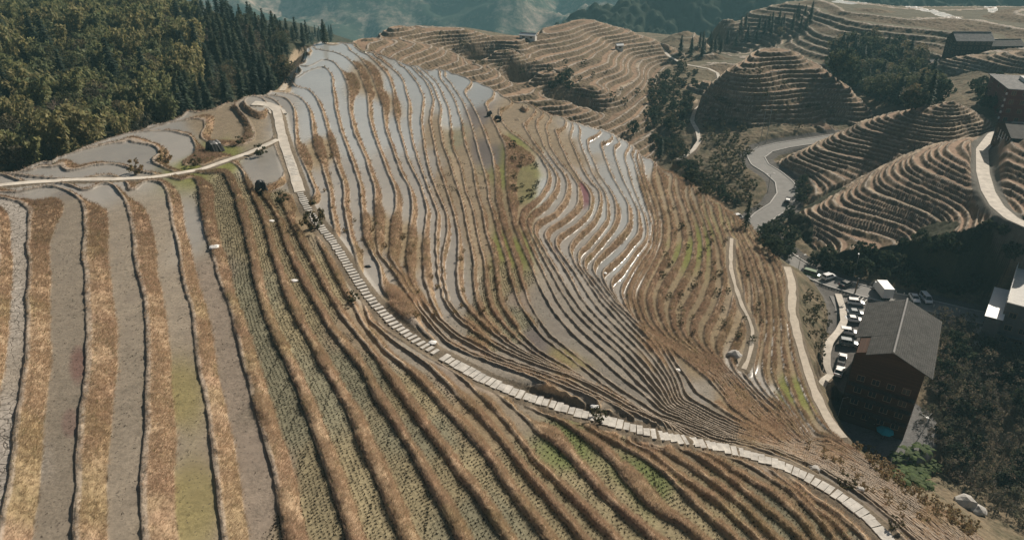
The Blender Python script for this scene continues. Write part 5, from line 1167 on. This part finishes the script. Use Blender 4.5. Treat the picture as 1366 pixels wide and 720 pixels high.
# lorry with a white box body behind the house
p = P(1177, 396, -94.4); lo = place('box_lorry', p[0], p[1], ground(p[0], p[1])+.1, rad(-4), 'white box lorry standing behind the timber house roof', 'lorry')
MB().box(-1.35, 1.35, -2.6, 2.6, .95, 3.7).build('cargo_box', M_WHITE, lo, .04); MB().prism([(2.7, .6), (4.3, .6), (4.35, 1.5), (4.0, 2.5), (2.7, 2.5)], -1.1, 1.1, 'x').build('cab', PAINT['white'], lo, .06)
MB().prism([(4.0, 1.55), (4.37, 1.5), (4.06, 2.38), (3.9, 2.4)], -1.0, 1.0, 'x').build('windscreen', M_GLASS, lo); MB().box(-.5, .5, -2.5, 4.0, .5, .9).build('chassis', M_TYRE, lo)
for yy in (-1.6, 3.4):
    for s_ in (-1, 1):
        o = bpy.data.objects.new('wheel', None); COL.objects.link(o); o.parent = lo; o.location = (s_*1.0, yy, .45); MB().cyl((-.15, 0, 0), (.15, 0, 0), .45, k=18).build('tyre', M_TYRE, o, .02); MB().cyl((-.16, 0, 0), (.16, 0, 0), .26, k=12).build('rim', M_RIM, o)

# ---- poles, lamps and signs
def lamp(u, v, h, hgt, label, arms=1, ang=0., group=None):
    p = P(u, v, h); z = ground(p[0], p[1]); o = place('street_lamp', p[0], p[1], z, ang, label, 'street lamp', group)
    MB().cyl((0, 0, -.3), (0, 0, hgt), .10, .06, k=8).build('pole', M_STEEL, o)
    for s_ in ((1,) if arms == 1 else (-1, 1)):
        a = MB().cyl((0, 0, hgt-.1), (s_*1.2, 0, hgt+.25), .035, k=6).build('arm', M_STEEL, o); MB().box(min(s_*.9, s_*1.7), max(s_*.9, s_*1.7), -.14, .14, hgt+.24, hgt+.36).build('lamp_head', M_WHITE, a, .03)
lamp(1063, 367, -94, 6.0, 'twin-headed street lamp where the dirt track meets the road', 2, .3); lamp(1138, 371, -94.3, 6.5, 'slim single street lamp at the far road edge by the black car', 1, 1.2)
lamp(1024, 255, -91.2, 7.0, 'street lamp on the inside of the road bend', 2, .2); lamp(1117, 557, -97, 6.5, 'single-arm lamp post at the yard corner below the terraces', 1, 0.)
p = P(1126, 406, -94.2); sg = place('road_sign', p[0], p[1], ground(p[0], p[1]), 0, 'dark road sign on a short post near the white off-road car', 'sign'); MB().cyl((0, 0, -.2), (0, 0, 3.0), .05, k=8).build('post', M_STEEL, sg); MB().box(-.8, .8, -.05, .05, 2.4, 3.2).build('panel', M_CDARK, sg, .02)
p = at(1140, 392); tp = place('timber_post', p.x, p.y, p.z, 0, 'thick dark post standing at the road edge beside the slim lamp', 'post'); MB().cyl((0, 0, -.3), (0, 0, 4.6), .22, .18, k=10).build('shaft', M_WOOD2, tp); MB().cyl((0, 0, 4.6), (0, 0, 4.8), .3, .2, k=10).build('cap', M_CDARK, tp)
for du in (1008, 1016):
    pass
p = at(1018, 190); tw = place('power_mast', p.x, p.y, p.z, 0, 'thin twin-legged power mast in front of the terraced knoll', 'mast')
for s_ in (-1, 1): MB().cyl((s_*1.2, 0, -.4), (s_*1.2, 0, 30), .11, .06, k=6).build('leg', M_STEEL, tw)
MB().box(-2.4, 2.4, -.08, .08, 29, 29.2).build('crossarm', M_STEEL, tw)
bg_ = [P(u, v, -95) for u, v in ((1245, 411), (1257, 413), (1268, 416), (1279, 418), (1205, 396), (1194, 394))]
for p in bg_:
    o = MB().box(-.12, .12, -.12, .12, -.1, .8).build('guard_post', M_PLAST, None, .03); o.location = (p[0], p[1], ground(p[0], p[1])); tag(o, 'short white guard post along the outer edge of the road', 'guard post', 'guard posts along the road')
# ---- shelters under black sheet on the terraces
def tarp(u, v, w_, l_, h_, ang, label, seed):
    p = at(u, v); o = place('tarpaulin_shelter', p.x, p.y, p.z, ang, label, 'shelter'); R = random.Random(seed); n = 9; co = []; q = []
    for i in range(n):
        for j in range(n):
            a, b = i/(n-1)*2-1, j/(n-1)*2-1; e_ = max(abs(a), abs(b)); z = h_*(1-.25*abs(a)-.12*b) - (h_*.65*max(0, e_-.72)/.28)
            co.append((a*w_/2*(1+.1*R.uniform(-1, 1)), b*l_/2*(1+.1*R.uniform(-1, 1)), max(.05, z+R.uniform(-.12, .12))))
    q = [(i*n+j, (i+1)*n+j, (i+1)*n+j+1, i*n+j+1) for i in range(n-1) for j in range(n-1)]
    m = mesh_np('sheet', co, q, M_BLACKT, o); sd_ = m.modifiers.new('t', 'SOLIDIFY'); sd_.thickness = .03
    for sx in (-1, 1):
        for sy in (-1, 1): MB().cyl((sx*w_*.4, sy*l_*.4, -.2), (sx*w_*.36, sy*l_*.36, h_*.6), .05, k=6).build('pole', M_WOOD2, o)
    MB().cyl((w_*.5, -l_*.45, 0), (w_*.95, -l_*.6, .5), .05, k=6).build('prop', M_WHITE, o); return o
tarp(349, 256, 2.2, 2.6, 2.3, .4, 'small black tarpaulin shelter at the lower end of the pale pond', 1)
tarp(287, 203, 2.6, 3.4, 2.6, -.5, 'black sheeted hut in the grass above the white path', 2)
tarp(664, 162, 2.4, 2.2, 1.9, .2, 'black covered stack near the crest by the gully path', 3)
tarp(653, 155, 1.6, 1.5, 1.5, .9, 'smaller black bundle left of the covered stack on the crest', 4)
# ---- yard
p = at(1177, 586); um = place('parasol', p.x, p.y, p.z, 0, 'turquoise parasol open in the shaded yard before the house', 'parasol'); MB().cyl((0, 0, 0), (0, 0, 2.6), .04, k=8).build('pole', M_STEEL, um)
cn = MB(); k = 8; co = [(0, 0, 2.75)] + [(1.7*math.cos(2*math.pi*j/k), 1.7*math.sin(2*math.pi*j/k), 2.15) for j in range(k)] + [(0, 0, 2.68)] + [(1.7*math.cos(2*math.pi*j/k), 1.7*math.sin(2*math.pi*j/k), 2.08) for j in range(k)]
cn.add(co, [(0, 1+j, 1+(j+1) % k) for j in range(k)] + [(k+1, k+2+(j+1) % k, k+2+j) for j in range(k)] + [(1+j, k+2+j, k+2+(j+1) % k, 1+(j+1) % k) for j in range(k)]); cn.build('canopy', M_TEAL, um); MB().box(-.35, .35, -.35, .35, 0, .1).build('base', M_CDARK, um)
p = P(1225, 590, -101); wp = place('lamp_mast', p[0], p[1], ground(p[0], p[1]), .5, 'white three-armed mast at the corner of the yard right of the parasol', 'mast'); MB().cyl((0, 0, -.3), (0, 0, 4.2), .07, k=8).build('pole', M_WHITE, wp)
for a in (0, 2.1, 4.2): MB().cyl((0, 0, 3.9), (1.4*math.cos(a), 1.4*math.sin(a), 4.6), .04, k=6).build('arm', M_WHITE, wp)
MB().box(-.3, .3, -.25, .25, 3.0, 4.0).build('box', M_WHITE, wp, .04)
# ---- rocks and litter on the land
def rock(u, v, s, label, cat='rock', mat=None, flat=.6, seed=0, name='boulder'):
    R = random.Random(seed); bm = bmesh.new(); bmesh.ops.create_icosphere(bm, subdivisions=2, radius=1); 
    for vv in bm.verts: f = 1+.28*vnoise(np.array(vv.co.x*2+seed), np.array(vv.co.y*2+vv.co.z*3), .9, seed); vv.co = Vector((vv.co.x*f, vv.co.y*f*.8, vv.co.z*f*flat))*s
    me = bpy.data.meshes.new(name); bm.to_mesh(me); bm.free(); me.materials.append(mat or M_ROCK); o = bpy.data.objects.new(name, me); COL.objects.link(o); p = at(u, v); o.location = p + Vector((0, 0, s*flat*.4)); return tag(o, label, cat)
rock(979, 476, 1.5, 'pale boulder above the little dark pond on the golden slope', seed=1); rock(1085, 628, .7, 'white stone beside the lower stone path', seed=2); rock(1146, 656, .5, 'small pale stone under the grey green shrub', seed=3)
rock(1320, 452, 1.6, 'pale rubble block below the white-roofed lean-to', seed=4); rock(1302, 462, 1.3, 'pale rubble block left of the larger one below the lean-to', seed=5); rock(1310, 445, 2.2, 'broad heap of pale rubble beside the lean-to wall', flat=.35, seed=6, name='rubble_heap')
rock(1285, 672, 2.0, 'grey outcrop among dry grass below the banana plants', seed=7); rock(1302, 682, 1.6, 'smaller grey outcrop right of the bigger one', seed=8)
for i, (u, v, l_) in enumerate([(286, 330, 'flat pale board lying on the fifth bund'), (362, 296, 'white sack lying on a grassy ridge below the shelter'), (393, 376, 'white scrap between two stubble strips'), (491, 356, 'black and white bundle on the mud right of the steps'), (577, 458, 'white sack at the fork by the stone steps'), (806, 366, 'pale patch of spilt lime on a bund of the spur'), (905, 494, 'white speck of plastic on the mud terraces'), (793, 545, 'pale lump of clay right of the stone path')]):
    o = rock(u, v, .55 if i else .8, l_, 'litter', M_WHITE if i not in (3,) else M_BLACKT, .25, 20+i, 'sack')
# ------------------------------------------------------------------ daylight
SUN_EL, SUN_AZ = rad(33), rad(43)      # azimuth to the right of the view direction
w = bpy.data.worlds.new('World'); SC.world = w; w.use_nodes = True; nt = w.node_tree
sky = nt.nodes.new('ShaderNodeTexSky'); sky.sky_type = 'NISHITA'; sky.sun_disc = False; sky.sun_elevation = SUN_EL; sky.sun_rotation = SUN_AZ
sky.air_density = .8; sky.dust_density = 4.0; sky.ozone_density = .6; sky.altitude = 900
bg = nt.nodes['Background']; bg.inputs['Strength'].default_value = SKY_STRENGTH if 'SKY_STRENGTH' in globals() else .05
mx = nt.nodes.new('ShaderNodeMix'); mx.data_type = 'RGBA'; mx.blend_type = 'MULTIPLY'; mx.inputs[0].default_value = 1; mx.inputs[7].default_value = (1.06, 1.0, .86, 1)   # thin winter haze warms the sky
nt.links.new(sky.outputs[0], mx.inputs[6]); nt.links.new(mx.outputs[2], bg.inputs['Color'])
sl = bpy.data.lights.new('sun', 'SUN'); sl.energy = 5.0; sl.angle = rad(.5); sl.color = (1, .91, .79)
so = bpy.data.objects.new('sun', sl); COL.objects.link(so)
sd = Vector((math.sin(SUN_AZ)*math.cos(SUN_EL), math.cos(SUN_AZ)*math.cos(SUN_EL), math.sin(SUN_EL)))
so.rotation_euler = sd.to_track_quat('Z', 'Y').to_euler(); so.location = (0, 0, 300)
vs = SC.view_settings; vs.view_transform = 'Standard'; vs.look = 'None'; vs.gamma = 1; vs.exposure = .25; vs.use_curve_mapping = False
SC.cycles.use_denoising = True
SC.cycles.max_bounces = 5; SC.cycles.diffuse_bounces = 2; SC.cycles.glossy_bounces = 2; SC.cycles.transmission_bounces = 2; SC.cycles.volume_bounces = 0; SC.cycles.transparent_max_bounces = 4
